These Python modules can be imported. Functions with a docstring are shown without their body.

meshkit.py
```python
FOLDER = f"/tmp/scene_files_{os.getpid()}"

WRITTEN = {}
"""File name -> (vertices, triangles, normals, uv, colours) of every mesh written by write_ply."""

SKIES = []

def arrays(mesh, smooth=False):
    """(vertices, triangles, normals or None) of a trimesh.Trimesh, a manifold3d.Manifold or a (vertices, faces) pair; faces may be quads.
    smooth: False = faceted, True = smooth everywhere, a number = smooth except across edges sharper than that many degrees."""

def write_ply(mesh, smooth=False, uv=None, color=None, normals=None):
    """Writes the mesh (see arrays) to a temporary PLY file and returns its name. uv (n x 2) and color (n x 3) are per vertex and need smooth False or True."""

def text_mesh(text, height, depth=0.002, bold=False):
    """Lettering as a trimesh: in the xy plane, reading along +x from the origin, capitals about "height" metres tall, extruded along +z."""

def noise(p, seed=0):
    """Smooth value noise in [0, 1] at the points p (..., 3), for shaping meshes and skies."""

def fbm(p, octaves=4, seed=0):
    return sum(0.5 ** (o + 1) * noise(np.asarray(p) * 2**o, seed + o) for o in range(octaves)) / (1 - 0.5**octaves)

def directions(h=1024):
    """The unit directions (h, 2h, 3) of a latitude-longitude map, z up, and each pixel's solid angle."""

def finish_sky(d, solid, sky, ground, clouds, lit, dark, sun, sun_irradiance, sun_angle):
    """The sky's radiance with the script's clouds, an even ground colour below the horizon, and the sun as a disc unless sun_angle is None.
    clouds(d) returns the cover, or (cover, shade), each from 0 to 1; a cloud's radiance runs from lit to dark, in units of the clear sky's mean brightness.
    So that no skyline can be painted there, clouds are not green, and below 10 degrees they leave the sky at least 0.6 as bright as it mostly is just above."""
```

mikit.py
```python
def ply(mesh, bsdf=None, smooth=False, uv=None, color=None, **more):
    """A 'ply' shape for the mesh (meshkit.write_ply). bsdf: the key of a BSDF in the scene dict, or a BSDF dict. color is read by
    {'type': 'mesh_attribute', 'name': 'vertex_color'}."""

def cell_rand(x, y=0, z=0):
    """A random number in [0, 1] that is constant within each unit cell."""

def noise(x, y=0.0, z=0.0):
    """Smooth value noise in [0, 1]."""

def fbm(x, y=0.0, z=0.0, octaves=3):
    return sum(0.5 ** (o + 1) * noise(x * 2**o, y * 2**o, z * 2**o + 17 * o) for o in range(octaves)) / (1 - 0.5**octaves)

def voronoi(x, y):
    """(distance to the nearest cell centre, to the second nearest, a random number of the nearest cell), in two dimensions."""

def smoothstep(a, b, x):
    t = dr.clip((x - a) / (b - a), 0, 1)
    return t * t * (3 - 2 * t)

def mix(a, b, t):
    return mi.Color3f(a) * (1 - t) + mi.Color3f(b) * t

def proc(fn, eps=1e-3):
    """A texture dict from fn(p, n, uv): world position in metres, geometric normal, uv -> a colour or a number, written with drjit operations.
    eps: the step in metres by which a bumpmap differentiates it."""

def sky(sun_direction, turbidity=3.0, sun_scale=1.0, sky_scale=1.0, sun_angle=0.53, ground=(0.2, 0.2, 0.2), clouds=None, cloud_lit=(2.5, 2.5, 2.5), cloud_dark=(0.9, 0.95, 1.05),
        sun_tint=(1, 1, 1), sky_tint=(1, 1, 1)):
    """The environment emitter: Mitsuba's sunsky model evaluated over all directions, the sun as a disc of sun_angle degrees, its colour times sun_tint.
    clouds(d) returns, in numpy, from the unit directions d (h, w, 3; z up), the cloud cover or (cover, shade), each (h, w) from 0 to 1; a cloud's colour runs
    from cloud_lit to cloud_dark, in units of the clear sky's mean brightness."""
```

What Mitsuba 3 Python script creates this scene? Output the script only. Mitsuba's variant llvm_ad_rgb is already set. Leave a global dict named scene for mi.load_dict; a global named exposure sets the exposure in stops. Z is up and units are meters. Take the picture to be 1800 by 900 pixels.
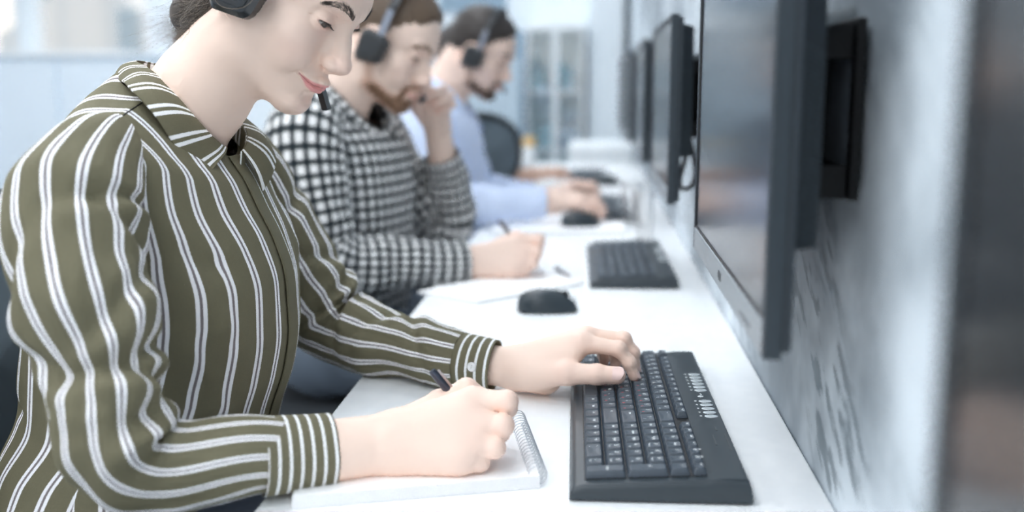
import math, random
import numpy as np, trimesh, manifold3d, shapely.geometry as sg
import drjit as dr, mitsuba as mi, mikit, meshkit
from mikit import proc, noise, fbm, smoothstep, mix, cell_rand
from scipy.interpolate import CubicSpline, PchipInterpolator

T = mi.ScalarTransform4f
scene, labels = {'type': 'scene'}, {}

# ---------------------------------------------------------------- camera: 50 mm equivalent, wide open, seated eye height
CAM = np.array([0.0, 0.0, 1.12])
_pitch = math.atan(300 / 1800); _yaw = math.atan(143 / 1800 * math.cos(_pitch))
_fwd = np.array([-math.sin(_yaw) * math.cos(_pitch), math.cos(_yaw) * math.cos(_pitch), -math.sin(_pitch)])
scene['camera'] = {
    'type': 'thinlens', 'fov': math.degrees(2 * math.atan(900 / 1800)), 'fov_axis': 'x',
    'aperture_radius': 0.0085, 'focus_distance': 1.13,
    'near_clip': 0.02, 'far_clip': 200.0,
    'to_world': T().look_at(origin=CAM.tolist(), target=(CAM + _fwd).tolist(), up=[0, 0, 1]),
}
exposure = 0.14

# ---------------------------------------------------------------- daylight (comes in through the windows of the left wall, the far wall and added ones behind the camera)
scene['sky'] = mikit.sky([-0.75, 0.25, 0.62], turbidity=4.0, sun_scale=0.0, sky_scale=3.0, ground=(0.55, 0.57, 0.6),
                         clouds=lambda d: np.full(d.shape[:2], 0.85), cloud_lit=(3.5, 3.25, 2.95), cloud_dark=(2.0, 1.93, 1.85))
SKY_GAIN = 1.0

# ---------------------------------------------------------------- helpers
def ref(k): return {'type': 'ref', 'id': k}
def mat(key, d, two=True):
    scene[key] = {'type': 'twosided', 'b': d} if two else d
    return key
def rgb(*c): return {'type': 'rgb', 'value': [float(v) for v in (c[0] if len(c) == 1 else c)]}
def srgb(r, g, b):
    c = np.array([r, g, b]) / 255.0
    return np.where(c <= 0.04045, c / 12.92, ((c + 0.055) / 1.055) ** 2.4).tolist()
def prin(key, col, rough=0.5, **kw):
    c = rgb(col) if not isinstance(col, dict) else col
    return mat(key, {'type': 'principled', 'base_color': c, 'roughness': rough, **kw})
def tag(key, label=None, cat=None, group=None, kind=None):
    d = labels.setdefault(key, {})
    for k, v in (('label', label), ('category', cat), ('group', group), ('kind', kind)):
        if v: d[k] = v
    return key
_used = set()
def numbered(key):
    k, n = key, 0
    while k in _used or k in scene:
        n += 1; k = f'{key}_{n:03d}'
    _used.add(k)
    return k
def obj(name, mesh, material, parent=None, smooth=False, label=None, cat=None, group=None, kind=None, to_world=None, **kw):
    key = numbered(name if parent is None else parent + '__' + name)
    s = dict(mesh) if isinstance(mesh, dict) else mikit.ply(mesh, material, smooth, **kw)
    s['bsdf'] = ref(material)
    if to_world is not None: s['to_world'] = to_world
    scene[key] = s
    if label or cat or group or kind: tag(key, label, cat, group, kind)
    return key
def thing(name, label, cat, group=None):
    key = numbered(name); tag(key, label, cat, group); return key
def struct(name, mesh, material, **kw): return obj(name, mesh, material, kind='structure', **kw)
cat_ = trimesh.util.concatenate
def box(x0, x1, y0, y1, z0, z1):
    b = trimesh.creation.box(extents=(x1 - x0, y1 - y0, z1 - z0)); b.apply_translation(((x0 + x1) / 2, (y0 + y1) / 2, (z0 + z1) / 2)); return b
def man2tri(m):
    mm = m.to_mesh(); return trimesh.Trimesh(mm.vert_properties[:, :3], mm.tri_verts, process=False)
def rbox(x0, x1, y0, y1, z0, z1, r=0.002, seg=8):
    s = manifold3d.Manifold.sphere(r, seg)
    return man2tri(manifold3d.Manifold.batch_hull([s.translate((x, y, z)) for x in (x0 + r, x1 - r) for y in (y0 + r, y1 - r) for z in (z0 + r, z1 - r)]))
def hull(pts): return trimesh.convex.convex_hull(np.asarray(pts, float))
def cyl(p, q, r, n=20):
    return trimesh.creation.cylinder(radius=r, segment=[p, q], sections=n)
def lathe(profile, n=40): return trimesh.creation.revolve(np.asarray(profile, float), sections=n)
def frames(P, up=None):
    """Parallel-transport frames along the path P: tangent, normal, binormal."""
    P = np.asarray(P, float); t = np.gradient(P, axis=0); t /= np.linalg.norm(t, axis=1, keepdims=True)
    up = np.array([0, 0, 1.0]) if up is None else np.asarray(up, float)
    n = up - t[0] * (up @ t[0]); n /= np.linalg.norm(n); N = [n]
    for i in range(1, len(P)):
        n = N[-1] - t[i] * (N[-1] @ t[i]); N.append(n / np.linalg.norm(n))
    N = np.array(N); return t, N, np.cross(t, N)
def grid_mesh(G, closed_u=True, caps=False):
    """G (rows, cols, 3) -> (vertices, triangles); the columns close into rings when closed_u."""
    r, c, _ = G.shape; i = np.arange(r * c).reshape(r, c)
    j = np.concatenate([i, i[:, :1]], 1) if closed_u else i
    q = np.stack([j[:-1, :-1], j[:-1, 1:], j[1:, 1:], j[1:, :-1]], -1).reshape(-1, 4)
    f = np.vstack([q[:, [0, 1, 2]], q[:, [0, 2, 3]]]); v = G.reshape(-1, 3)
    if caps:
        for row, flip in ((i[0], 1), (i[-1], 0)):
            k = len(v); v = np.vstack([v, v[row].mean(0)]); a, b = row, np.roll(row, -1)
            f = np.vstack([f, np.stack([np.full(c, k), b, a] if flip else [np.full(c, k), a, b], 1)])
    return v, f
def tube(P, r, n=12, up=None, caps=True):
    P = np.asarray(P, float); r = np.broadcast_to(r, (len(P),)); t, N, B = frames(P, up); a = np.linspace(0, 2 * np.pi, n, endpoint=False)
    G = P[:, None] + r[:, None, None] * (np.cos(a)[None, :, None] * N[:, None] + np.sin(a)[None, :, None] * B[:, None])
    v, f = grid_mesh(G, True, caps); return trimesh.Trimesh(v, f, process=False)
def spline(P, n=40):
    P = np.asarray(P, float); s = np.concatenate([[0], np.cumsum(np.linalg.norm(np.diff(P, axis=0), axis=1))])
    return CubicSpline(s, P)(np.linspace(0, s[-1], n))
def fan(V):
    """Triangulates a thin strip mesh from two polylines."""
    A, B = V; G = np.stack([A, B], 1); return grid_mesh(G, False)

# ---------------------------------------------------------------- organic surfaces: signed distances, blended, then meshed with surface nets
def smin(a, b, k):
    h = np.maximum(k - np.abs(a - b), 0) / k; return np.minimum(a, b) - h * h * k * 0.25
def smax(a, b, k): return -smin(-a, -b, k)
def s_ell(p, c, r, R=None):
    q = p - np.asarray(c, np.float32)
    if R is not None: q = q @ np.asarray(R, np.float32)
    r = np.asarray(r, np.float32); k0 = np.linalg.norm(q / r, axis=-1); k1 = np.linalg.norm(q / (r * r), axis=-1)
    return k0 * (k0 - 1) / np.maximum(k1, 1e-9)
def s_cap(p, a, b, r1, r2=None, flat=None):
    """Round cone from a to b. flat = (axis, factor): squashed along an axis."""
    r2 = r1 if r2 is None else r2; a = np.asarray(a, np.float32); d = np.asarray(b, np.float32) - a
    q = p - a; t = np.clip(q @ d / max(float(d @ d), 1e-12), 0, 1)[..., None]; e = q - t * d
    if flat is not None:
        ax = np.asarray(flat[0], np.float32); ax = ax / np.linalg.norm(ax); e = e + (e @ ax)[..., None] * ax * (1 / flat[1] - 1)
    return np.linalg.norm(e, axis=-1) - (r1 + (r2 - r1) * t[..., 0])
def rot(axis, deg): return trimesh.transformations.rotation_matrix(math.radians(deg), axis)[:3, :3]
def nets(fn, lo, hi, h, block=6, margin=2.5):
    """Meshes fn = 0 inside the bounds with cells of size h; evaluates only near the surface."""
    lo, hi = np.asarray(lo, float), np.asarray(hi, float); nb = np.ceil((hi - lo) / (h * block)).astype(int); n = nb * block + 1
    H = h * block
    cg = np.stack(np.meshgrid(*[lo[k] + H * (np.arange(nb[k]) + 0.5) for k in range(3)], indexing='ij'), -1).astype(np.float32)
    fc = fn(cg.reshape(-1, 3)).reshape(nb); near = np.abs(fc) < H * 0.87 * margin
    F = np.repeat(np.repeat(np.repeat(np.sign(fc) * 9.0, block, 0), block, 1), block, 2)
    F = np.pad(F, ((0, 1),) * 3, mode='edge').astype(np.float32)
    M = np.pad(np.repeat(np.repeat(np.repeat(near, block, 0), block, 1), block, 2), ((0, 1),) * 3, mode='edge')
    M[1:] |= M[:-1].copy(); M[:, 1:] |= M[:, :-1].copy(); M[:, :, 1:] |= M[:, :, :-1].copy()
    idx = np.argwhere(M); P = (lo + idx * h).astype(np.float32); out = np.empty(len(P), np.float32)
    for s in range(0, len(P), 400000): out[s:s + 400000] = fn(P[s:s + 400000])
    F[M] = out
    S = F < 0; acc = np.zeros(np.array(F.shape) - 1); cnt = acc.copy(); pos = np.zeros(acc.shape + (3,))
    nx, ny, nz = acc.shape; quads = []
    code = sum((S[a:nx + a, b:ny + b, c:nz + c].astype(np.uint8)) for a in (0, 1) for b in (0, 1) for c in (0, 1))
    cells = np.argwhere((code > 0) & (code < 8)); ids = np.full(acc.shape, -1, np.int64); ids[tuple(cells.T)] = np.arange(len(cells))
    p = np.zeros((len(cells), 3)); w = np.zeros(len(cells))
    for ax in range(3):
        o = [0, 1, 2]; o.remove(ax)
        for a in (0, 1):
            for b in (0, 1):
                off = np.zeros(3, int); off[o[0]] = a; off[o[1]] = b; e = np.zeros(3, int); e[ax] = 1
                A, B = cells + off, cells + off + e; fa, fb = F[tuple(A.T)], F[tuple(B.T)]; c = (fa < 0) != (fb < 0)
                t = np.where(c, fa / np.where(fa == fb, 1, fa - fb), 0); q = off + 0.0 * cells; q[:, ax] = t
                p += np.where(c[:, None], q, 0); w += c
    v = lo + (cells + p / w[:, None]) * h; tri = []
    for ax in range(3):
        o = [(ax + 1) % 3, (ax + 2) % 3]; sl0 = [slice(None)] * 3; sl1 = [slice(None)] * 3; sl0[ax] = slice(0, -1); sl1[ax] = slice(1, None)
        a, b = S[tuple(sl0)], S[tuple(sl1)]; ch = np.argwhere(a != b)
        ok = (ch[:, o[0]] > 0) & (ch[:, o[1]] > 0) & (ch[:, o[0]] < np.array(acc.shape)[o[0]]) & (ch[:, o[1]] < np.array(acc.shape)[o[1]]); ch = ch[ok]
        def cell(d0, d1):
            c = ch.copy(); c[:, o[0]] -= d0; c[:, o[1]] -= d1; return ids[tuple(c.T)]
        q = np.stack([cell(1, 1), cell(0, 1), cell(0, 0), cell(1, 0)], 1); flip = ~a[tuple(ch.T)]; q[flip] = q[flip][:, ::-1]
        tri += [q[:, [0, 1, 2]], q[:, [0, 2, 3]]]
    f = np.vstack(tri); f = f[(f >= 0).all(1)]; u = np.unique(f); r = np.full(len(v), -1); r[u] = np.arange(len(u))
    m = trimesh.Trimesh(v[u], r[f], process=False)
    if m.volume < 0: m = trimesh.Trimesh(v[u], r[f][:, ::-1], process=False)
    return m
def relax(m, it=4, lam=0.5, mu=-0.52):
    """Taubin smoothing with a sparse neighbour matrix."""
    from scipy.sparse import coo_matrix, diags
    e = np.vstack([m.faces[:, [0, 1]], m.faces[:, [1, 2]], m.faces[:, [2, 0]]]); n = len(m.vertices)
    A = coo_matrix((np.ones(2 * len(e)), (np.r_[e[:, 0], e[:, 1]], np.r_[e[:, 1], e[:, 0]])), (n, n)).tocsr(); A.data[:] = 1
    D = diags(1 / np.maximum(np.asarray(A.sum(1)).ravel(), 1)); v = np.array(m.vertices)
    for _ in range(it):
        for k in (lam, mu): v = v + k * (D @ (A @ v) - v)
    return trimesh.Trimesh(v, m.faces, process=False)
# ================================================================ materials of the place
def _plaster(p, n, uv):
    y, z = p.y + 2.0266, p.z - 6.7689; a = fbm(y * 2.3 + z * 0.9, z * 3.1 - y * 0.6, 3.0, 4); b = fbm(y * 9 + z * 3, z * 9 - y * 2, 7.0, 4)  # plaster mottling, offset so its pale and dark patches stand in for light and shade
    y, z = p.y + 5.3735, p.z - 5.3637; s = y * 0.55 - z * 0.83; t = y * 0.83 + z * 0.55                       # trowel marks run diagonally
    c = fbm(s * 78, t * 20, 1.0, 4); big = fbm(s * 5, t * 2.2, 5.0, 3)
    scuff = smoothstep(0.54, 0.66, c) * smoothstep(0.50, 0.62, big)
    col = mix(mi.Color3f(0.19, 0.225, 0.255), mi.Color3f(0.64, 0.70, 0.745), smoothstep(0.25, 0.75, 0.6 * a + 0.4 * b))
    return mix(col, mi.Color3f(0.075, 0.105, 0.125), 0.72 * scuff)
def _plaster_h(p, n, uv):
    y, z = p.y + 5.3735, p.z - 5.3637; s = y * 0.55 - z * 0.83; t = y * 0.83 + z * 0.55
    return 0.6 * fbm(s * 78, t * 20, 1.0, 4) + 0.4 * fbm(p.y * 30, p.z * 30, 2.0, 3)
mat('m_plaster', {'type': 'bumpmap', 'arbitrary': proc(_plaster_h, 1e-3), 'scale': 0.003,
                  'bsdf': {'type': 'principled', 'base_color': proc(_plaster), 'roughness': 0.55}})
prin('m_white_wall', srgb(232, 238, 242), 0.8)
prin('m_ceiling', (0.86, 0.87, 0.88), 0.9)
prin('m_floor', srgb(150, 158, 165), 0.45)
prin('m_frame_white', srgb(235, 238, 240), 0.4)
def _desk(p, n, uv): return mix(mi.Color3f(0.80, 0.82, 0.835), mi.Color3f(0.84, 0.855, 0.865), fbm(p.x * 60, p.y * 60, 0, 2))
prin('m_desk', proc(_desk), 0.38, specular=0.5)
prin('m_desk_edge', srgb(222, 228, 232), 0.4)
mat('m_pane', {'type': 'thindielectric', 'int_ior': 1.5}, two=False)
mat('m_glass', {'type': 'dielectric', 'int_ior': 1.5}, two=False)
prin('m_pale_blue', srgb(222, 231, 239), 0.7)
prin('m_haze_blue', srgb(170, 192, 208), 0.8)
prin('m_grey_blue', srgb(182, 197, 208), 0.7)
prin('m_slate', srgb(142, 164, 180), 0.7)
prin('m_teal', srgb(166, 208, 216), 0.6)
prin('m_teal_pale', srgb(236, 245, 246), 0.6)
prin('m_amber', srgb(226, 190, 130), 0.6)

# ================================================================ the room
XW, YB, YF, XL, ZC = 0.2245, 6.9, -3.4, -4.8, 2.8
struct('floor', box(XL, XW, YF, YB, -0.1, 0), 'm_floor')
struct('ceiling', box(XL, XW, YF, YB, ZC, ZC + 0.1), 'm_ceiling')
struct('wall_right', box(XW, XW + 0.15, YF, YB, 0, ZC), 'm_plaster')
def wall_with_windows(name, a0, a1, wins, place):
    """A wall along one axis, built of the pieces around its openings."""
    pcs, x = [], a0
    for (w0, w1, z0, z1) in wins:
        pcs += [place(x, w0, 0, ZC), place(w0, w1, 0, z0), place(w0, w1, z1, ZC)]; x = w1
    pcs.append(place(x, a1, 0, ZC)); struct(name, cat_([p for p in pcs if p is not None]), 'm_white_wall')
bw = lambda a, b, z0, z1: box(a, b, YB, YB + 0.15, z0, z1) if b - a > 1e-4 and z1 - z0 > 1e-4 else None
lw = lambda a, b, z0, z1: box(XL - 0.15, XL, a, b, z0, z1) if b - a > 1e-4 and z1 - z0 > 1e-4 else None
back_wins = [(-4.72, -3.93, 0.60, 2.45), (-3.84, -3.00, 1.02, 2.45)]
left_wins = [(-2.6, -0.9, 0.8, 2.5), (-0.5, 1.2, 0.8, 2.5), (1.6, 3.3, 0.8, 2.5), (3.7, 5.6, 0.8, 2.5)]
wall_with_windows('wall_back', XL - 0.15, XW + 0.15, back_wins, bw)
fw = lambda a, b, z0, z1: box(a, b, YF - 0.15, YF, z0, z1) if b - a > 1e-4 and z1 - z0 > 1e-4 else None
added_front_wins = [(-4.2, -2.2, 0.5, 2.6), (-1.9, 0.1, 0.5, 2.6)]  # windows added behind the camera for soft frontal fill light
wall_with_windows('wall_front', XL - 0.15, XW + 0.15, added_front_wins, fw)
wall_with_windows('wall_left', YF - 0.15, YB, left_wins, lw)
def window(k, w, place, mull):
    a, b, z0, z1 = w; t = 0.05; root = numbered(f'window_{k}'); tag(root, kind='structure')
    for q in ((a, a + t, z0, z1), (b - t, b, z0, z1), (a + t, b - t, z0, z0 + t), (a + t, b - t, z1 - t, z1)) + (((0.5 * (a + b) - 0.025, 0.5 * (a + b) + 0.025, z0 + t, z1 - t),) if mull else ()):
        obj('frame', place(*q, 0.03, 0.09), 'm_frame_white', root)
    obj('pane', place(a + t, b - t, z0 + t, z1 - t, 0.058, 0.062), 'm_pane', root)
for k, w in enumerate(back_wins, 1): window(k, w, lambda a, b, z0, z1, d0, d1: box(a, b, YB + d0, YB + d1, z0, z1), False)
for k, w in enumerate(left_wins, 3): window(k, w, lambda a, b, z0, z1, d0, d1: box(XL - d1, XL - d0, a, b, z0, z1), True)
for k, w in enumerate(added_front_wins, 7): window(k, w, lambda a, b, z0, z1, d0, d1: box(a, b, YF - d1, YF - d0, z0, z1), True)
struct('baseboard_back', box(-3.0, XW, YB - 0.012, YB, 0, 0.09), 'm_frame_white')

# ceiling lamps: recessed LED panels, unseen; rows added nearer the camera for frontal fill
prin('m_lamp_frame', (0.8, 0.8, 0.8), 0.5)
LAMP = 6.2
for ix, x in enumerate((-0.78, -2.8)):
    for iy, y in enumerate((-2.7, -1.5, -0.3, 0.9, 2.5, 4.1, 5.7)):
        t = thing('unseen_ceiling_lamp', 'unseen recessed square white light panel in the ceiling', 'ceiling light', 'unseen light panels in the ceiling')
        obj('frame', cat_([box(x - 0.62, x + 0.62, y - 0.32, y - 0.3, ZC - 0.015, ZC), box(x - 0.62, x + 0.62, y + 0.3, y + 0.32, ZC - 0.015, ZC),
                           box(x - 0.62, x - 0.6, y - 0.3, y + 0.3, ZC - 0.015, ZC), box(x + 0.6, x + 0.62, y - 0.3, y + 0.3, ZC - 0.015, ZC)]), 'm_lamp_frame', t)
        k = obj('diffuser', (np.array([[x - 0.6, y - 0.3, ZC - 0.01], [x - 0.6, y + 0.3, ZC - 0.01], [x + 0.6, y + 0.3, ZC - 0.01], [x + 0.6, y - 0.3, ZC - 0.01]]), np.array([[0, 1, 2], [0, 2, 3]])), 'm_lamp_frame', t)
        scene[k]['emitter'] = {'type': 'area', 'radiance': rgb(LAMP * 0.97, LAMP, LAMP * 1.03)}

# far end of the room
t = thing('cabinet', 'pale blue low cabinet under the far left window', 'cabinet')
obj('body', rbox(-3.90, -2.94, 6.42, 6.89, 0, 1.30, 0.01), 'm_pale_blue', t)
obj('worktop', rbox(-3.93, -2.91, 6.38, 6.89, 1.30, 1.335, 0.008), 'm_frame_white', t)
for k in range(2): obj('door', rbox(-3.88 + 0.47 * k, -3.43 + 0.47 * k, 6.40, 6.425, 0.08, 1.28, 0.004), 'm_pale_blue', t)
t = thing('glass_cabinet', 'tall pale cabinet with glass doors and teal files by the far wall', 'cabinet')
CX0, CX1, CY0, CY1, CZ1 = -0.425, -0.055, 6.52, 6.89, 1.49
for q in ((CX0, CX0 + 0.02, CY0 + 0.03, CY1, 0, CZ1), (CX1 - 0.02, CX1, CY0 + 0.03, CY1, 0, CZ1)): obj('side_panel', box(*q), 'm_frame_white', t)
obj('back_panel', box(CX0 + 0.02, CX1 - 0.02, CY1 - 0.02, CY1, 0, CZ1), 'm_teal_pale', t)
obj('top', box(CX0, CX1, CY0 + 0.02, CY1, CZ1, CZ1 + 0.02), 'm_frame_white', t)
for z in (0.06, 0.70, 1.07): obj('shelf', box(CX0 + 0.02, CX1 - 0.02, CY0 + 0.05, CY1 - 0.02, z, z + 0.02), 'm_frame_white', t)
for k, (a, b) in enumerate(((CX0, 0.5 * (CX0 + CX1) - 0.002), (0.5 * (CX0 + CX1) + 0.002, CX1))):
    d = obj('door', cat_([box(a, a + 0.018, CY0, CY0 + 0.02, 0.06, CZ1), box(b - 0.018, b, CY0, CY0 + 0.02, 0.06, CZ1), box(a + 0.018, b - 0.018, CY0, CY0 + 0.02, 0.06, 0.09), box(a + 0.018, b - 0.018, CY0, CY0 + 0.02, CZ1 - 0.03, CZ1)]), 'm_frame_white', t)
    obj('pane', box(a + 0.018, b - 0.018, CY0 + 0.008, CY0 + 0.012, 0.09, CZ1 - 0.03), 'm_pane', d)
rnd = random.Random(4)
for z, n0, n1, nm in ((1.09, 0, 3, 'upper'), (1.09, 6, 11, 'upper'), (0.72, 2, 5, 'lower'), (0.72, 7, 12, 'lower')):
    for k in range(n0, n1):
        x = CX0 + 0.03 + k * 0.0255; hh = 0.11 + 0.06 * rnd.random()
        o = obj('binder', rbox(x, x + 0.023, 6.62, 6.8, z, z + hh, 0.003, 6), ('m_teal', 'm_grey_blue', 'm_slate')[rnd.randrange(3)])
        cn = scene[o]['bsdf']['id']; tag(o, f"{ {'m_teal': 'teal', 'm_grey_blue': 'pale grey-blue', 'm_slate': 'slate blue'}[cn] } file upright on the {nm} shelf of the glass cabinet", 'file', f"{ {'m_teal': 'teal', 'm_grey_blue': 'pale grey-blue', 'm_slate': 'slate blue'}[cn] } files on the {nm} cabinet shelf")
t = thing('partition', 'grey-blue office partition screen in front of the far wall', 'partition')
obj('panel', rbox(-1.05, -0.44, 6.25, 6.29, 0.06, 1.28, 0.01), 'm_grey_blue', t)
for x in (-0.98, -0.55): obj('foot', rbox(x, x + 0.05, 6.12, 6.42, 0, 0.06, 0.008), 'm_slate', t)
obj('locker', rbox(-0.56, -0.44, 6.6, 6.89, 0, 1.46, 0.006), 'm_slate'); tag('locker', 'narrow slate-blue locker standing left of the glass cabinet', 'locker')
obj('picture', rbox(-1.02, -0.58, 6.875, 6.898, 1.60, 2.15, 0.004), 'm_slate'); tag('picture', 'dark blue-grey framed panel hanging on the far wall', 'picture')
obj('white_pillar', rbox(-0.03, 0.19, 6.6, 6.898, 0, ZC - 0.002, 0.01), 'm_white_wall', kind='structure')
t = thing('drawer_unit', 'white drawer unit at the far end of the desk', 'drawer unit')
obj('body', rbox(-0.12, 0.21, 5.25, 5.75, 0, 0.82, 0.006), 'm_frame_white', t)
for z in (0.05, 0.31, 0.57): obj('drawer', rbox(-0.115, 0.205, 5.235, 5.252, z, z + 0.24, 0.004), 'm_frame_white', t)
t = thing('storage_jar', 'small white jar with an amber lid behind the farthest hand', 'jar')
obj('jar', lathe([(0, 0), (0.04, 0), (0.042, 0.01), (0.042, 0.1), (0.035, 0.12), (0, 0.12)]), 'm_frame_white', t, 30, to_world=T().translate([-0.30, 4.85, 0.7402]) @ T().scale(0.8))
obj('lid', lathe([(0, 0.12), (0.037, 0.12), (0.037, 0.165), (0.03, 0.175), (0, 0.175)]), 'm_amber', t, 30, to_world=T().translate([-0.30, 4.85, 0.7402]) @ T().scale(0.8))
# outside the far windows
obj('outside_ground', box(-30, 14, 7, 40, -0.6, -0.5), 'm_floor', kind='structure')
t = thing('neighbouring_house', 'pale blue gabled house outside the far window', 'house')
hw = sg.Polygon([(-7.1, -0.5), (-5.05, -0.5), (-5.05, 1.75), (-5.95, 2.45), (-7.1, 1.7)])
m = trimesh.creation.extrude_polygon(hw, 2.5); m.apply_transform(trimesh.transformations.rotation_matrix(math.pi / 2, [1, 0, 0])); m.apply_translation([0, 14.5, 0]); obj('wall', m, 'm_pale_blue', t)
obj('window', box(-5.6, -5.35, 11.97, 12.0, 1.35, 2.0), 'm_haze_blue', t)
t = thing('office_block', 'hazy blue building behind the gabled house outside', 'building')
obj('wall', box(-9.9, -6.1, 18, 22, -0.5, 9), 'm_haze_blue', t)
for k in range(2):
    for j in range(3): obj('window', box(-9.5 + k * 1.7, -8.6 + k * 1.7, 17.97, 18.0, 0.6 + j * 2.7, 2.0 + j * 2.7), 'm_slate', t)

# ================================================================ the long desk on the wall
ZD = 0.74
t = thing('long_desk', 'long white worktop running along the plaster wall', 'desk')
obj('worktop', rbox(-0.301, XW - 0.001, -1.6, 5.1, ZD - 0.028, ZD, 0.002), 'm_desk', t)
for y in (-1.5, 0.55, 2.35, 3.35, 5.0): obj('support_panel', box(-0.22, XW - 0.002, y, y + 0.028, 0, ZD - 0.028), 'm_desk_edge', t)
# ================================================================ monitors on the wall
prin('m_bezel', srgb(136, 143, 148), 0.42, specular=0.5)
prin('m_side', srgb(36, 45, 52), 0.45)
prin('m_dark', srgb(24, 32, 38), 0.5, specular=0.3)
prin('m_black', (0.006, 0.007, 0.008), 0.45)
prin('m_bracket', (0.0035, 0.0045, 0.0055), 0.5, specular=0.25)
prin('m_steel', srgb(104, 109, 112), 0.35, metallic=0.7)
prin('m_screen', (0.012, 0.016, 0.02), 0.15, specular=0.7)
prin('m_mark', srgb(60, 66, 70), 0.5)
MW, MH, MD, MX = 0.542, 0.320, 0.0135, 0.1285
def _m_shell():
    z0, z1, y0, y1 = 0, MH, -MW / 2, MW / 2
    front = []
    s = 0.011; ch = 0.027; top = 0.012
    pcs = [rbox(MX, MX + MD, y0, y0 + s, z0, z1, 0.0012), rbox(MX, MX + MD, y1 - s, y1, z0, z1, 0.0012),
           rbox(MX, MX + MD, y0 + s - 0.002, y1 - s + 0.002, z0, z0 + ch, 0.0012), rbox(MX, MX + MD, y0 + s - 0.002, y1 - s + 0.002, z1 - top, z1, 0.0012)]
    return pcs
_lip = [box(MX + 0.0012, MX + 0.003, -MW / 2 + 0.0105, -MW / 2 + 0.0135, 0.027, MH - 0.012), box(MX + 0.0012, MX + 0.003, MW / 2 - 0.0135, MW / 2 - 0.0105, 0.027, MH - 0.012), box(MX + 0.0012, MX + 0.003, -MW / 2 + 0.0115, MW / 2 - 0.0115, 0.0265, 0.0300)]
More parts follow.
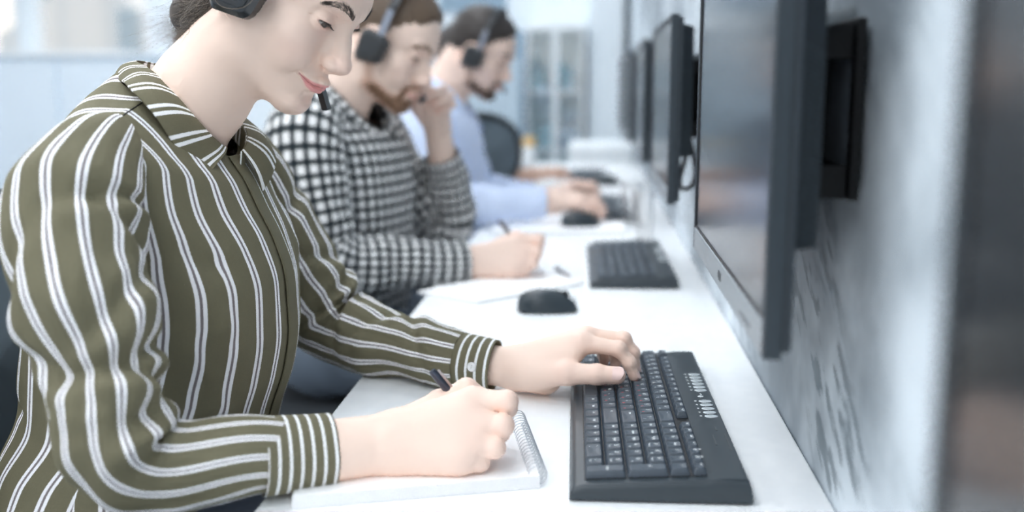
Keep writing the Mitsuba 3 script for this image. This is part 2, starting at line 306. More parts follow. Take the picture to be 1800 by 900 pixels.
MP = {
    'side_bezel': [mikit.ply(p, None, 30) for p in _m_shell()[:2]], 'chin': mikit.ply(_m_shell()[2], None, 30), 'top_bezel': mikit.ply(_m_shell()[3], None, 30),
    'screen': mikit.ply(box(MX + 0.0022, MX + 0.006, -MW / 2 + 0.0105, MW / 2 - 0.0105, 0.0265, MH - 0.0115)),
    'gasket': mikit.ply(cat_(_lip)),
    'back_cover': mikit.ply(rbox(MX + MD - 0.002, MX + MD + 0.008, -MW / 2 + 0.004, MW / 2 - 0.004, 0.004, MH - 0.004, 0.003), None, 30),
    'housing': mikit.ply(hull([(x, y, z) for x, dy, z0, z1 in ((MX + MD + 0.006, 0, 0.080, 0.305), (MX + MD + 0.027, 0.012, 0.082, 0.300)) for y in (-0.257 + dy, 0.257 - dy) for z in (z0, z1)])),
    'power_button': mikit.ply(trimesh.creation.capsule(height=0.016, radius=0.0055, count=[12, 12]), None, True),
}
MROT = T().rotate([1, 0, 0], 90)
_rib = mikit.ply(hull([(x, y, z) for x, y in ((MX + MD + 0.0065, -0.256), (MX + MD + 0.0270, -0.244), (MX + MD + 0.0270, -0.2475), (MX + MD + 0.0065, -0.2595)) for z in (0.5 * (MX + MD + 0.0065 - x) + 0.010, 0.5 * (MX + MD + 0.0065 - x) + 0.0118)]))
prin('m_plate', srgb(112, 122, 130), 0.5)
prin('m_rib', srgb(36, 46, 52), 0.5)
_screw = mikit.ply(trimesh.creation.icosphere(subdivisions=1, radius=0.0012), None, True)
BR = {  # wall bracket
    'plate_bar': [mikit.ply(rbox(0.212, 0.2195, y, y + w, z, z + h, 0.001)) for (y, w, z, h) in ((-0.160, 0.016, 0.108, 0.148), (0.144, 0.016, 0.108, 0.148), (-0.145, 0.29, 0.234, 0.022), (-0.145, 0.29, 0.108, 0.022))],
    'spacer': [mikit.ply(box(0.2195, XW, y, y + 0.02, z, z + 0.018)) for y in (-0.12, 0.1) for z in (0.11, 0.236)],
    'tilt_arm': [mikit.ply(hull([(x, y, z) for x, z0, z1 in ((MX + MD + 0.027, 0.14, 0.235), (0.2125, 0.108, 0.254)) for z in (z0, z1) for y in (yy, yy + 0.004)])) for yy in (-0.06, 0.056)],
    'hook_rail': [mikit.ply(rbox(MX + MD + 0.026, 0.2118, -0.150, 0.150, z, z + 0.028, 0.001)) for z in (0.224, 0.108)],
    'added_plate': [mikit.ply(box(0.2128, 0.2138, -0.146, 0.146, 0.129, 0.236))],  # grey plate added to lighten the dark opening of the bracket
    'mount_plate': [mikit.ply(rbox(MX + MD + 0.027, MX + MD + 0.031, -0.06, 0.06, 0.12, 0.25, 0.001))],
}
_lv = rbox(-0.018, 0.018, -0.012, 0.012, -0.0045, 0.0045, 0.002); _lv.apply_transform(trimesh.transformations.rotation_matrix(-0.32, [0, 1, 0])); _lv.apply_translation([0.1865, -0.175, 0.2535]); _lever = mikit.ply(_lv, None, 30)
def monitor(yc, z0, label, full=True, blab=None):
    t = thing('monitor', label, 'monitor', 'wall-mounted monitors'); W = T().translate([0, yc, z0])
    labels[t].pop('group')
    def p(n, sh, m, par=t, w=W): return obj(n, sh, m, par, to_world=w)
    for s in MP['side_bezel']: p('side_bezel', s, 'm_bezel_s')
    p('chin', MP['chin'], 'm_bezel'); p('top_bezel', MP['top_bezel'], 'm_side'); p('screen', MP['screen'], 'm_screen'); p('gasket', MP['gasket'], 'm_black')
    p('back_cover', MP['back_cover'], 'm_side'); h = p('housing', MP['housing'], 'm_dark')
    c = p('power_button', MP['power_button'], 'm_mark', w=W @ T().translate([MX + 0.0005, 0.0, 0.0135]) @ T().scale([0.22, 1, 1]) @ MROT)
    if full:
        for k in range(38): p('vent_rib', _rib, 'm_rib', h, W @ T().translate([0, 0, 0.082 + k * 0.0038]))
        for k in range(8): p('screw', _screw, 'm_steel', h, W @ T().translate([MX + MD + 0.0068, -0.2555, 0.236 + k * 0.0085]))
        p('model_plate', mikit.ply(box(MX - 0.0004, MX + 0.001, -0.205, -0.145, 0.0085, 0.0105)), 'm_mark')
    b = thing('monitor_bracket', blab, 'wall bracket'); WB = T().translate([0, yc, z0])
    for n, lst in BR.items():
        for s in lst: obj(n, s, 'm_plate' if n == 'added_plate' else 'm_bracket', b, to_world=WB)
    obj('lever', _lever, 'm_steel', b, to_world=WB)
def _bez(p, n, uv):
    return mi.Color3f(dr.select(n.x < -0.5, mi.Float(0.125), 0.028), dr.select(n.x < -0.5, mi.Float(0.145), 0.038), dr.select(n.x < -0.5, mi.Float(0.16), 0.047))
prin('m_bezel_s', srgb(36, 46, 53), 0.42)
monitor(0.108, 0.918, 'nearest black wall monitor, cut off by the right picture edge', True, 'black wall bracket behind the nearest monitor')
monitor(1.023, 0.918, 'large black monitor on the plaster wall above the near keyboard', True, 'black open bracket frame with steel lever behind the large near monitor')
monitor(2.035, 0.918, 'black wall monitor with a looped cable, above the second keyboard', True, 'black wall bracket behind the monitor with the looped cable')
monitor(2.965, 0.918, 'small-looking black wall monitor, third from the far end', False, 'black wall bracket behind the third monitor from the far end')
monitor(3.97, 0.918, 'dark wall monitor, second from the far end of the row', False, 'black wall bracket behind the second monitor from the far end')
monitor(4.93, 0.918, 'farthest dark wall monitor at the end of the row', False, 'black wall bracket behind the farthest monitor')
# looped cable hanging behind the second monitor
obj('cable', tube(spline([(0.168, 1.88, 1.02), (0.166, 1.87, 0.985), (0.158, 1.86, 0.955), (0.160, 1.86, 0.938), (0.176, 1.87, 0.937), (0.186, 1.88, 0.952), (0.184, 1.89, 0.99), (0.176, 1.90, 1.04)], 40), 0.0042, 10), 'm_black', None, True)
tag('cable', 'black cable loop hanging under the second monitor', 'cable')

# ================================================================ keyboards, typist's frame: x to the right, y away, z up
prin('m_kb', srgb(44, 53, 59), 0.36, specular=0.5)
prin('m_key', srgb(60, 70, 80), 0.4, specular=0.5)
prin('m_key_dark', srgb(50, 56, 63), 0.38)
prin('m_legend', srgb(238, 242, 245), 0.6)
prin('m_legend_red', srgb(196, 96, 104), 0.6)
prin('m_pill', srgb(205, 212, 216), 0.28, metallic=0.6)
U_ = 0.0198; KL, KD = 0.470, 0.168
def key_mesh(w, d, h=0.0068):
    """Keycap: sloped walls and a dished top."""
    a, b = w / 2 - 0.0006, d / 2 - 0.0006; r = 0.0016; n = 4
    def ring(ax, ay, z, rr):
        pts = []
        for cx, cy, s in ((ax - rr, ay - rr, 0), (-ax + rr, ay - rr, 90), (-ax + rr, -ay + rr, 180), (ax - rr, -ay + rr, 270)):
            for k in range(n): t = math.radians(s + 90 * k / (n - 1)); pts.append((cx + rr * math.cos(t), cy + rr * math.sin(t), z))
        return pts
    G = np.array([ring(a, b, 0, r), ring(a - 0.0004, b - 0.0004, 0.0025, r), ring(a - 0.0022, b - 0.0020, h - 0.0006, r * 1.1), ring(a - 0.0029, b - 0.0027, h, r), ring((a - 0.0029) * 0.5, (b - 0.0027) * 0.5, h - 0.0007, r * 0.6)])
    v, f = grid_mesh(G, True, True); return trimesh.Trimesh(v, f, process=False)
_keys = {}
def key_ply(w, d):
    if (w, d) not in _keys: _keys[(w, d)] = mikit.ply(key_mesh(w, d), None, 40)
    return _keys[(w, d)]
def layout():
    """[(x, y, w, d, legend, second legend)] in metres from the left near corner of the key field."""
    K = []; u = U_
    def row(j, specs, h=1.0, y0=None):
        x = 0.0
        for s in specs:
            w, leg, *cy = s
            if leg is not None: K.append((x * u + w * u / 2, (j * u if y0 is None else y0) + h * u / 2, w * u, h * u, leg, cy[0] if cy else ''))
            x += w
    row(0, [(1.25, 'Ctrl'), (1.25, 'Win'), (1.25, 'Alt'), (6.25, ''), (1.25, 'Alt'), (1.25, 'Win'), (1.25, 'Fn'), (1.25, 'Ctrl'), (1, '←'), (1, '↓'), (1, '→'), (2, '0', 'Ins'), (1, '.', 'Del')])
    row(1, [(2.25, 'Shift')] + [(1, a, b) for a, b in zip('ZXCVBNM,./', 'ЯЧСМИТЬБЮ.')] + [(2.75, 'Shift'), (1, 'End'), (1, '↑'), (1, 'PgDn'), (1, '1', 'End'), (1, '2', '↓'), (1, '3', 'PgDn')])
    row(2, [(1.75, 'Caps')] + [(1, a, b) for a, b in zip("ASDFGHJKL;'", 'ФЫВАПРОЛДЖЭ')] + [(2.25, 'Enter'), (1, 'Del'), (1, 'Home'), (1, 'PgUp'), (1, '4', '←'), (1, '5'), (1, '6', '→')])
    row(3, [(1.5, 'Tab')] + [(1, a, b) for a, b in zip('QWERTYUIOP[]', 'ЙЦУКЕНГШЩЗХЪ')] + [(1.5, '\\', '/'), (1, 'Ins'), (1, 'Home'), (1, 'PgUp'), (1, '7', 'Home'), (1, '8', '↑'), (1, '9', 'PgUp')])
    row(4, [(1, a, b) for a, b in zip('`1234567890-=', '~!@#$%^&*()_+')] + [(2, '←'), (1, 'Ins'), (1, 'Hm'), (1, 'Pg'), (1, 'Num'), (1, '/'), (1, '*')])
    row(5, [(1, 'Esc'), (0.6, None)] + [(1, f'F{k}') for k in range(1, 13)] + [(1.4, None)] + [(1, s) for s in ('Prt', 'Scr', 'Brk')] + [(1, s) for s in ('◦', '◂', '▸', '▪')], 0.72, 5 * u + 0.0015)
    x = 21 * u
    K.append((x + u / 2, u, u, 2 * u, 'Enter', '')); K.append((x + u / 2, 3 * u, u, 2 * u, '+', '')); K.append((x + u / 2, 4.5 * u, u, u, '-', ''))
    return K
LAY = layout()
def kb_body():
    """Shell with a rolled front edge and a raised back, lengthwise section extruded and end-rounded."""
    L, D = KL, KD; n = 40
    prof = lambda y: np.interp(y, [0, 0.004, 0.014, 0.13, 0.14, 0.165, D], [0.010, 0.0135, 0.0150, 0.0215, 0.0235, 0.0235, 0.0185])
    xs = np.concatenate([np.linspace(-L / 2, -L / 2 + 0.008, 6), [0], np.linspace(L / 2 - 0.008, L / 2, 6)])
    ys = np.concatenate([np.linspace(0, 0.012, 6), np.linspace(0.02, 0.15, 12), np.linspace(0.162, D, 6)])
    def rnd(t, a, b, r): e = np.clip(np.minimum(t - a, b - t) / r, 0, 1); return np.sqrt(1 - (1 - e) ** 2)
    Xg, Yg = np.meshgrid(xs, ys, indexing='ij'); e = np.minimum(rnd(Xg, -L / 2, L / 2, 0.007), rnd(Yg, 0, D, 0.006))
    Z = 0.004 + (prof(Yg) - 0.004) * (0.35 + 0.65 * e)
    top = np.stack([Xg, Yg, Z], -1); v1, f1 = grid_mesh(top, False); bot = top.copy(); bot[..., 2] = 0.002; v2, f2 = grid_mesh(bot, False)
    b = []; r, c = Xg.shape; i = np.arange(r * c).reshape(r, c); loop = np.concatenate([i[0], i[1:, -1], i[-1, -2::-1], i[-2:0:-1, 0]])
    nx = np.roll(loop, -1); o = len(v1); side = np.vstack([np.stack([loop, nx, nx + o], 1), np.stack([loop, nx + o, loop + o], 1)])
    return trimesh.Trimesh(np.vstack([v1, v2]), np.vstack([f1, f2[:, ::-1] + o, side]), process=False)
_KBB = kb_body(); trimesh.repair.fix_normals(_KBB)
_KBP = mikit.ply(_KBB, None, 35)
_KW = mikit.ply(rbox(-22 * U_ / 2 - 0.002, 22 * U_ / 2 + 0.002, 0.0135, 0.0135 + 5.8 * U_, 0.0139, 0.0150, 0.0004, 6)) 
_PILL = mikit.ply(trimesh.transform_points and (lambda s: (s.apply_scale([1, 1, 0.4]), s)[1])(trimesh.creation.icosphere(subdivisions=2, radius=1.0)), None, True)
KSL = math.degrees(math.atan((0.0215 - 0.0150) / 0.116))
_text = {}
def text_ply(s, h):
    if (s, h) not in _text:
        try: m = meshkit.text_mesh(s, h, 0.0002)
        except Exception: m = None
        _text[(s, h)] = None if m is None else (mikit.ply(m), m.bounds)
    return _text[(s, h)]
def keyboard(place, label, detail):
    t = thing('keyboard', label, 'keyboard'); B = place
    obj('body', _KBP, 'm_kb', t, to_world=B)
    S = B @ T().translate([-22 * U_ / 2, 0.0145, 0.0135]) @ T().rotate([1, 0, 0], KSL)     # plane of the keys
    well = mikit.ply(box(-0.001, 22 * U_ + 0.001, -0.0005, 5.78 * U_, 0.0008, 0.0019))
    obj('key_well', well, 'm_black', t, to_world=S)
    if detail == 0:
        ms = []
        for x, y, w, d, a, b in LAY: m = key_mesh(w, d); m.apply_translation((x, y, 0.002)); ms.append(m)
        obj('keys', cat_(ms), 'm_key', t, 40, to_world=S, kind='stuff')
    else:
        for x, y, w, d, a, b in LAY:
            k = obj('key', key_ply(w, d), 'm_key' if a else 'm_key_dark', t, to_world=S @ T().translate([x, y, 0.002]))
            if detail == 2:
                for s, mm, ox, oy, hh in ((a, 'm_legend', -0.0050, 0.0008, 0.0045 if len(a) < 2 else 0.0028), (b, 'm_legend_red' if b and ord(b[0]) > 1000 and b[0] not in '←↑→↓' else 'm_legend', 0.0008 if len(b) < 2 else -0.0045, -0.0052, 0.0035 if len(b) < 2 else 0.0023)):
                    tp = text_ply(s, hh) if s else None
                    if tp: obj('legend', tp[0], mm, k, to_world=S @ T().translate([x + max(ox, -w / 2 + 0.0042) if w < 0.03 else x - w / 2 + 0.005, y + oy, 0.0082]))
    # the strip behind the keys: oval media buttons, slots
    def strip(x, y): return B @ T().translate([x, y, 0.0237])
    for g, (x0, n) in enumerate(((-0.115, 6), (-0.005, 5))):
        for k in range(n):
            obj('media_button', _PILL, 'm_pill', t, to_world=strip(x0 + k * 0.0135, 0.1535) @ T().scale([0.0054, 0.0074, 0.0024]))
            if detail == 2: obj('symbol', mikit.ply(box(-0.0010, 0.0010, -0.0012, 0.0012, 0, 0.0003)), 'm_legend', t, to_world=strip(x0 + k * 0.0135, 0.1425))
    if detail == 2:
        sw = spline([(-0.008, 0.001, 0), (-0.002, 0.0022, 0), (0.001, 0.0002, 0), (0.004, -0.0022, 0), (0.0055, 0.001, 0), (0.003, 0.003, 0)], 24)
        obj('emblem', tube(sw, np.linspace(0.0003, 0.0009, 24), 6), 'm_legend', t, True, to_world=strip(-0.027, 0.150))
    for x, y, w in ((0.09, 0.153, 0.012), (0.125, 0.147, 0.03), (0.13, 0.160, 0.05)): obj('slot', mikit.ply(box(-w / 2, w / 2, -0.001, 0.001, -0.0008, 0.0003)), 'm_mark', t, to_world=strip(x, y))
    for x in (-0.19, 0.19):
        for y in (0.02, 0.15): obj('foot', mikit.ply(cyl((x, y, 0), (x, y, 0.003), 0.006, 12)), 'm_black', t, to_world=B)
    return t
def kb_place(x0, yc, ang=0.0): return T().translate([x0, yc, ZD + 0.0002]) @ T().rotate([0, 0, 1], -90 + ang)
keyboard(kb_place(-0.0215, 1.133, 1.0), 'sharp black keyboard with white key letters under the woman\'s hand', 2)
keyboard(kb_place(-0.006, 2.145, 1.0), 'black keyboard standing beyond the black mouse at the second place', 1)
keyboard(kb_place(-0.06, 3.14, 2.0), 'black keyboard beside the water glasses at the third place', 0)
keyboard(kb_place(-0.10, 4.22, 2.0), 'dark keyboard under the farthest hand', 0)

# ================================================================ mice
prin('m_mouse', srgb(44, 54, 60), 0.33, specular=0.5)
def mouse_mesh():
    n, m = 40, 18; a = np.linspace(0, 2 * np.pi, n, endpoint=False); t = np.linspace(0, 1, m)
    ca, sa = np.cos(a), np.sin(a); rx = 0.052 * np.sign(ca) * np.abs(ca) ** 0.85; ry = 0.030 * np.sign(sa) * np.abs(sa) ** 0.8 * (1 - 0.10 * np.cos(2 * a) * 0)
    G = []
    for s in t:
        e = math.cos(s * math.pi / 2) ** 0.55 if s < 1 else 0.0; z = 0.036 * math.sin(s * math.pi / 2) ** 0.9
        x = rx * e - 0.006 * s; G.append(np.stack([x, ry * e * (1 - 0.05 * s), 0.001 + z * (1 - 0.28 * np.clip((x + 0.01) / 0.05, -0.2, 1) ** 2) + 0 * x], -1))
    v, f = grid_mesh(np.array(G), True, True); return trimesh.Trimesh(v, f, process=False)
_MM = mikit.ply(mouse_mesh(), None, True); _MB = mikit.ply(box(-0.045, 0.045, -0.025, 0.025, 0, 0.0015))
_MWH = mikit.ply(cyl((0.030, -0.0035, 0.0275), (0.030, 0.0035, 0.0275), 0.0068, 20), None, 40)
_MSP = mikit.ply(tube(spline([(0.051, 0, 0.013), (0.044, 0, 0.0225), (0.030, 0, 0.0304), (0.012, 0, 0.0358)], 14), 0.0009, 6))
def mouse(x, y, ang, label):
    t = thing('mouse', label, 'computer mouse'); W = T().translate([x, y, ZD + 0.0003]) @ T().rotate([0, 0, 1], ang)
    obj('shell', _MM, 'm_mouse', t, to_world=W); obj('base', _MB, 'm_black', t, to_world=W)
    obj('wheel', _MWH, 'm_black', t, to_world=W); obj('button_gap', _MSP, 'm_black', t, to_world=W)
mouse(-0.073, 1.71, 8, 'black mouse lying alone on the desk beside the second notepad')

# ================================================================ drinking glasses
def glass(x, y, h, r, label):
    t = thing('water_glass', label, 'glass'); W = T().translate([x, y, ZD + 0.0005])
    pr = [(0, 0), (r * 0.82, 0), (r * 0.86, 0.003), (r, h), (r - 0.0012, h + 0.0005), (r - 0.0022, h), (r * 0.83 - 0.001, 0.012), (0, 0.010)]
    obj('tumbler', lathe(pr, 36), 'm_glass', t, 30, to_world=W)
glass(0.125, 2.49, 0.128, 0.027, 'clear drinking glass nearest to the second keyboard')
glass(0.108, 2.77, 0.120, 0.027, 'clear drinking glass standing behind the nearer glass')
# ================================================================ people: the head, in its own frame (millimetres; x forward, y to its left, z up from eye level)
def euler(yaw, pitch, roll):
    y, p, r = np.radians([yaw, pitch, roll]); cy, sy, cp, sp, cr, sr = np.cos(y), np.sin(y), np.cos(p), np.sin(p), np.cos(r), np.sin(r)
    return np.array([[cy, -sy, 0], [sy, cy, 0], [0, 0, 1]]) @ np.array([[cp, 0, sp], [0, 1, 0], [-sp, 0, cp]]) @ np.array([[1, 0, 0], [0, cr, -sr], [0, sr, cr]])
class Head:
    def __init__(s, o, yaw, pitch, roll, scale, neck, male=0.0, lid=(-5, -37), smile=1.0, turn=0.0):
        s.o, s.R, s.k = np.asarray(o, float), euler(yaw, pitch, roll), scale; s.male, s.lid, s.smile, s.turn = male, lid, smile, turn
        s.neck = [(s.to(a), r / scale * 1000) for a, r in neck]        # world points with radii, from the skull base down
    def to(s, w): return (np.asarray(w, float) - s.o) @ s.R / s.k * 1000
    def out(s, q): return s.o + (np.asarray(q, float) / 1000 * s.k) @ s.R.T
    def lidfield(s, q, sy):
        """(radius from the eyeball's centre, azimuth, elevation) in degrees."""
        d = q - np.array([75.5, 31 * sy, -1], np.float32); r = np.linalg.norm(d, axis=-1)
        return r, np.degrees(np.arctan2(d[..., 1] * sy, np.maximum(d[..., 0], 1e-3))), np.degrees(np.arcsin(np.clip(d[..., 2] / np.maximum(r, 1e-6), -1, 1))), d
    def edges(s, az):
        t = np.clip((az - 10) / 64.0, -1, 1); b = 1 - t * t; mid = -20 + np.where(az > 10, 0.20, 0.06) * (az - 10)
        return mid + (s.lid[0] + 20) * b + 2.0 * b, mid + (s.lid[1] + 20) * b - 1.0
    def sdf(s, q):
        m = s.male; a = np.abs(q[..., 1]); qs = np.stack([q[..., 0], a, q[..., 2]], -1)          # mirrored
        E = lambda c, r, R=None: s_ell(qs, c, r, R); Cp = lambda u, v, r1, r2=None, fl=None: s_cap(qs, u, v, r1, r2, fl)
        d = E((-2, 0, 34), (90, 71, 76)); d = smin(d, E((40, 0, 22), (57, 58, 56)), 22)
        d = smin(d, E((-30, 0, 5), (56, 60, 56)), 20)
        d = smin(d, E((50, 0, -40), (40, 46, 50)), 24)                                        # middle of the face
        d = smin(d, E((61, 39, -32), (22, 18, 16)), 22)                                       # cheekbones
        d = smin(d, Cp((14, 53, -22), (56, 47, -30), 9, 9), 22)
        jw = 44 + 6 * m; d = smin(d, Cp((4, 58, 0), (14, 51, -55), 13, 12), 20); d = smin(d, E((36, 34, -48), (34, 21, 42)), 22); d = smin(d, Cp((10, jw + 1, -58), (16, jw, -82), 12, 11), 24)               # jaw
        d = smin(d, Cp((16, jw, -82), (78, 13, -108), 11, 11), 18); d = smin(d, E((52, 0, -82), (38, 36, 34)), 22)
        d = smin(d, Cp((40, 0, -93), (72, 0, -106), 27.5, 18), 16); d = smin(d, E((83, 0, -106 - 2 * m), (14.5, 17 + 4 * m, 14)), 10)                                  # chin
        d = smin(d, E((69, 0, -72), (31, 29, 26)), 12)                                        # around the mouth
        d = smin(d, E((66, 33, -52), (20, 15, 17)), 16)                                       # smiling cheek
        d = smin(d, Cp((90.5 + 2 * m, 9, 16), (78 + 2 * m, 38, 22), 7 + 1.5 * m, 6), 13)                               # brow
        d = smax(d, -E((101, 34, -1), (18, 20, 12.5)), 11)                                      # eye socket
        d = smax(d, -E((104, 17, -6), (11, 7, 15)), 9); d = smax(d, -E((93.5, 48, -1), (20.5, 13, 12)), 8)
        # nose
        d = smin(d, Cp((85, 6.5, -8), (90, 9.5, -34), 6, 6.5), 9); d = smin(d, Cp((87, 0, 10), (102, 0, -26), 6.8, 7.5), 10); d = smin(d, Cp((98, 0, -18), (110, 0, -37), 8.5, 9.0), 8)
        d = smin(d, E((111.0, 0, -40), (10.2, 9.4 + m, 8.8)), 8); d = smin(d, E((100.5, 10.8 + m, -43.2), (11, 6.4, 7.8), rot([0, 1, 0], 14)), 5)
        d = smin(d, Cp((110, 0, -46.5), (99, 0, -53), 4.2, 5), 4)
        d = smax(d, -s_cap(qs, (109.5, 7.6, -48.8), (101.5, 11.4, -50.4), 1.7, 2.5), 1.4)                     # nostrils
        g = smin(Cp((93, 17.4 + m, -51.5), (91, 17.6 + m, -42), 0.8, 0.8), Cp((91, 17.6 + m, -42), (99, 14.5 + m, -34.5), 0.8, 0.2), 2); d = d + 1.5 * np.exp(-(np.maximum(g, 0) / 2.2) ** 2)       # crease round the wing
        # lips
        sm = s.smile; cz = -71.8 + 3.0 * sm; cx = 87.5 - 1.0 * sm; cy = 24 + 3.0 * sm
        up = smin(smin(Cp((102.4, 0.0, -69.0), (102.4, 4.5, -68.6), 4.4, 4.4), Cp((102.4, 4.5, -68.6), (97.2, 15, -70.2), 4.4, 3.4), 4), Cp((97.5, 15, -70.2), (cx, cy, cz + 0.8), 3.2, 1.3), 3)
        lo = smin(Cp((100.0, 0, -78.6), (96.0, 12, -77.6), 5.4, 4.6), Cp((96.0, 12, -77.6), (cx, cy, cz - 0.6), 4.6, 1.3), 4)
        d = smin(d, up, 5.0); d = smin(d, lo, 4.2)
        ln = smin(Cp((106, 0, -73.6), (100.5, 12, -73.9), 0.7, 0.7), smin(Cp((100.5, 12, -73.9), (94, 19.5, -72.8), 0.7, 0.8), Cp((94, 19.5, -72.8), (cx - 0.3, cy + 1.6, cz + 0.4), 0.8, 0.9), 1), 1)
        d = d + 1.9 * np.exp(-(np.maximum(ln, 0) / 1.3) ** 2)
        d = d + 0.7 * np.exp(-(np.maximum(Cp((105, 0, -63), (104, 0, -54), 0.8, 0.5), 0) / 2.4) ** 2)        # philtrum
        d = smax(d, -E((101.5, 0, -91.5), (8, 20, 5.5)), 7)                                    # below the lower lip
        nl = smin(Cp((90, 20, -47), (84, 29, -59), 0.5), Cp((84, 29, -59), (79, 34.5, -70), 0.5), 2); d = d + 1.0 * sm * np.exp(-(np.maximum(nl, 0) / 3.2) ** 2)
        cr = Cp((cx - 1, cy + 2.5, cz + 1.5), (cx - 4, cy + 5.5, cz + 2.5 + sm), 0.8); d = d + 1.5 * np.exp(-(np.maximum(cr, 0) / 2.2) ** 2)
        # eyelids
        r, az, el, _ = s.lidfield(qs, 1); d = smin(d, r - 13.4, 3.4)
        u, l = s.edges(az); cut = np.maximum(np.maximum(r * np.radians(el - u), r * np.radians(l - el)), 10.5 - r); cut = np.maximum(cut, r - 19)
        d = smax(d, -cut, 0.9)
        on = np.clip(1 - (np.abs(az - 10) / 70) ** 4, 0, 1) * np.exp(-((r - 14.5) / 4.5) ** 2)
        d = d + on * (1.2 * np.exp(-((el - (u + 27)) / 5.0) ** 2) - 0.55 * np.exp(-((el - (u + 4)) / 4.5) ** 2) + 0.5 * np.exp(-((el - (l - 17)) / 7.0) ** 2))
        # ears
        e = s_ell(qs, (-6, 73, -20), (17, 6, 30), rot([0, 0, 1], -20) @ rot([0, 1, 0], -12)); e = smax(e, -s_ell(qs, (-3, 80, -20), (8, 6, 14)), 3); d = smin(d, e, 4)
        # neck
        nk = None
        for (p0, r0), (p1, r1) in zip(s.neck[:-1], s.neck[1:]):
            c = s_cap(q, p0, p1, r0, r1); nk = c if nk is None else smin(nk, c, 20)
        if m: nk = smin(nk, s_ell(q, s.neck[0][0] * 0.35 + s.neck[1][0] * 0.65 + np.array([44, 0, 10]), (13, 12, 15)), 16)
        return smin(d, nk, 26)
    def world(s, w): return s.sdf(((np.asarray(w, np.float32) - s.o.astype(np.float32)) @ s.R.astype(np.float32)) / s.k * 1000).astype(np.float32) * s.k / 1000
    def lips(s, q):
        a = np.abs(q[..., 1]); qs = np.stack([q[..., 0], a, q[..., 2]], -1); sm = s.smile; cz = -71.8 + 3.0 * sm; cx = 87.5 - sm; cy = 24 + 3.0 * sm
        t = np.clip(a / (cy + 1.5), 0, 1.3); zl = np.interp(a, [0, 12, 19.5, cy + 1.6], [-73.6, -73.9, -72.8, cz + 0.4]); b = np.maximum(1 - t * t, 0)
        zu = zl + 5.6 * b ** 0.9 - 1.1 * np.exp(-(a / 2.5) ** 2); zd = zl - 9.0 * b ** 0.75
        return np.maximum(np.maximum(q[..., 2] - zu, zd - q[..., 2]), (t - 1) * 20)
def skin_color(base, rose, q, head, beard=None):
    """Colour of the skin at points q of the head's frame: lips, warm cheeks and nose, beard shade."""
    c = np.tile(np.asarray(base, float), (len(q), 1)); rose = np.asarray(rose, float); a = np.abs(q[:, 1])
    def bl(w, col): c[:] = c * (1 - w[:, None]) + np.asarray(col) * w[:, None]
    g = lambda p, s: np.exp(-((np.stack([q[:, 0], a, q[:, 2]], 1) - p) ** 2).sum(1) / (2 * s * s))
    bl(0.22 * g((72, 42, -40), 15), rose); bl(0.30 * g((112, 0, -40), 10), rose); bl(0.25 * g((88, 0, -104), 11), rose); bl(0.30 * g((-6, 75, -20), 20), rose)
    bl(0.22 * g((85, 31, -12), 8), rose * [0.75, 0.68, 0.72]); bl(0.18 * g((85, 31, 8), 9), rose * [0.85, 0.72, 0.66])
    r, az, el, _ = head.lidfield(np.stack([q[:, 0], a, q[:, 2]], 1), 1); u, l = head.edges(az)
    rim = np.exp(-np.minimum(np.abs(el - u), np.abs(el - l)) / 5.0) * (r < 15.5) * (np.abs(az - 10) < 66); bl(0.45 * rim, rose * [0.55, 0.42, 0.42])
    if beard is not None:
        bm = np.clip(1 - head_beard(q) / 5.0, 0, 1); bl(0.75 * bm, beard)
    li = head.lips(q); w = 1 / (1 + np.exp((li - 0.1) / 0.35)); w *= (q[:, 0] > 80)
    a_ = np.abs(q[:, 1]); sm = head.smile; cz = -71.8 + 3.0 * sm; cy = 24 + 3.0 * sm; zl = np.interp(a_, [0, 12, 19.5, cy + 1.6], [-73.6, -73.9, -72.8, cz + 0.4])
    mline = np.exp(-((q[:, 2] - zl) / 0.75) ** 2) * (a_ < cy + 2.5) * (q[:, 0] > 78)
    bl(w * (0.80 if head.male < 0.5 else 0.45), rose * [0.86, 0.58, 0.66] if head.male < 0.5 else rose * [0.85, 0.55, 0.55])
    bl(0.75 * mline, rose * [0.42, 0.28, 0.32])  # shade in the parting of the lips, put into the colour
    bl(0.8 * g((105.5, 9.4, -48.8), 2.3), rose * [0.30, 0.20, 0.20])  # nostril hollow: its shade painted dark red
    return c
def head_beard(q):
    """Distance field (mm) of the beard region: jaw, chin, moustache."""
    a = np.abs(q[:, 1]); qs = np.stack([q[:, 0], a, q[:, 2]], 1)
    d = s_cap(qs, (14, 58, -50), (20, 52, -84), 11, 14); d = np.minimum(d, s_cap(qs, (20, 52, -84), (84, 14, -106), 15, 16)); d = np.minimum(d, s_cap(qs, (86, 0, -104), (84, 14, -104), 17))
    d = np.minimum(d, s_cap(qs, (104, 4, -60), (90, 24, -64), 5, 5)); d = np.minimum(d, s_cap(qs, (90, 24, -64), (82, 24, -92), 6, 9))
    return d

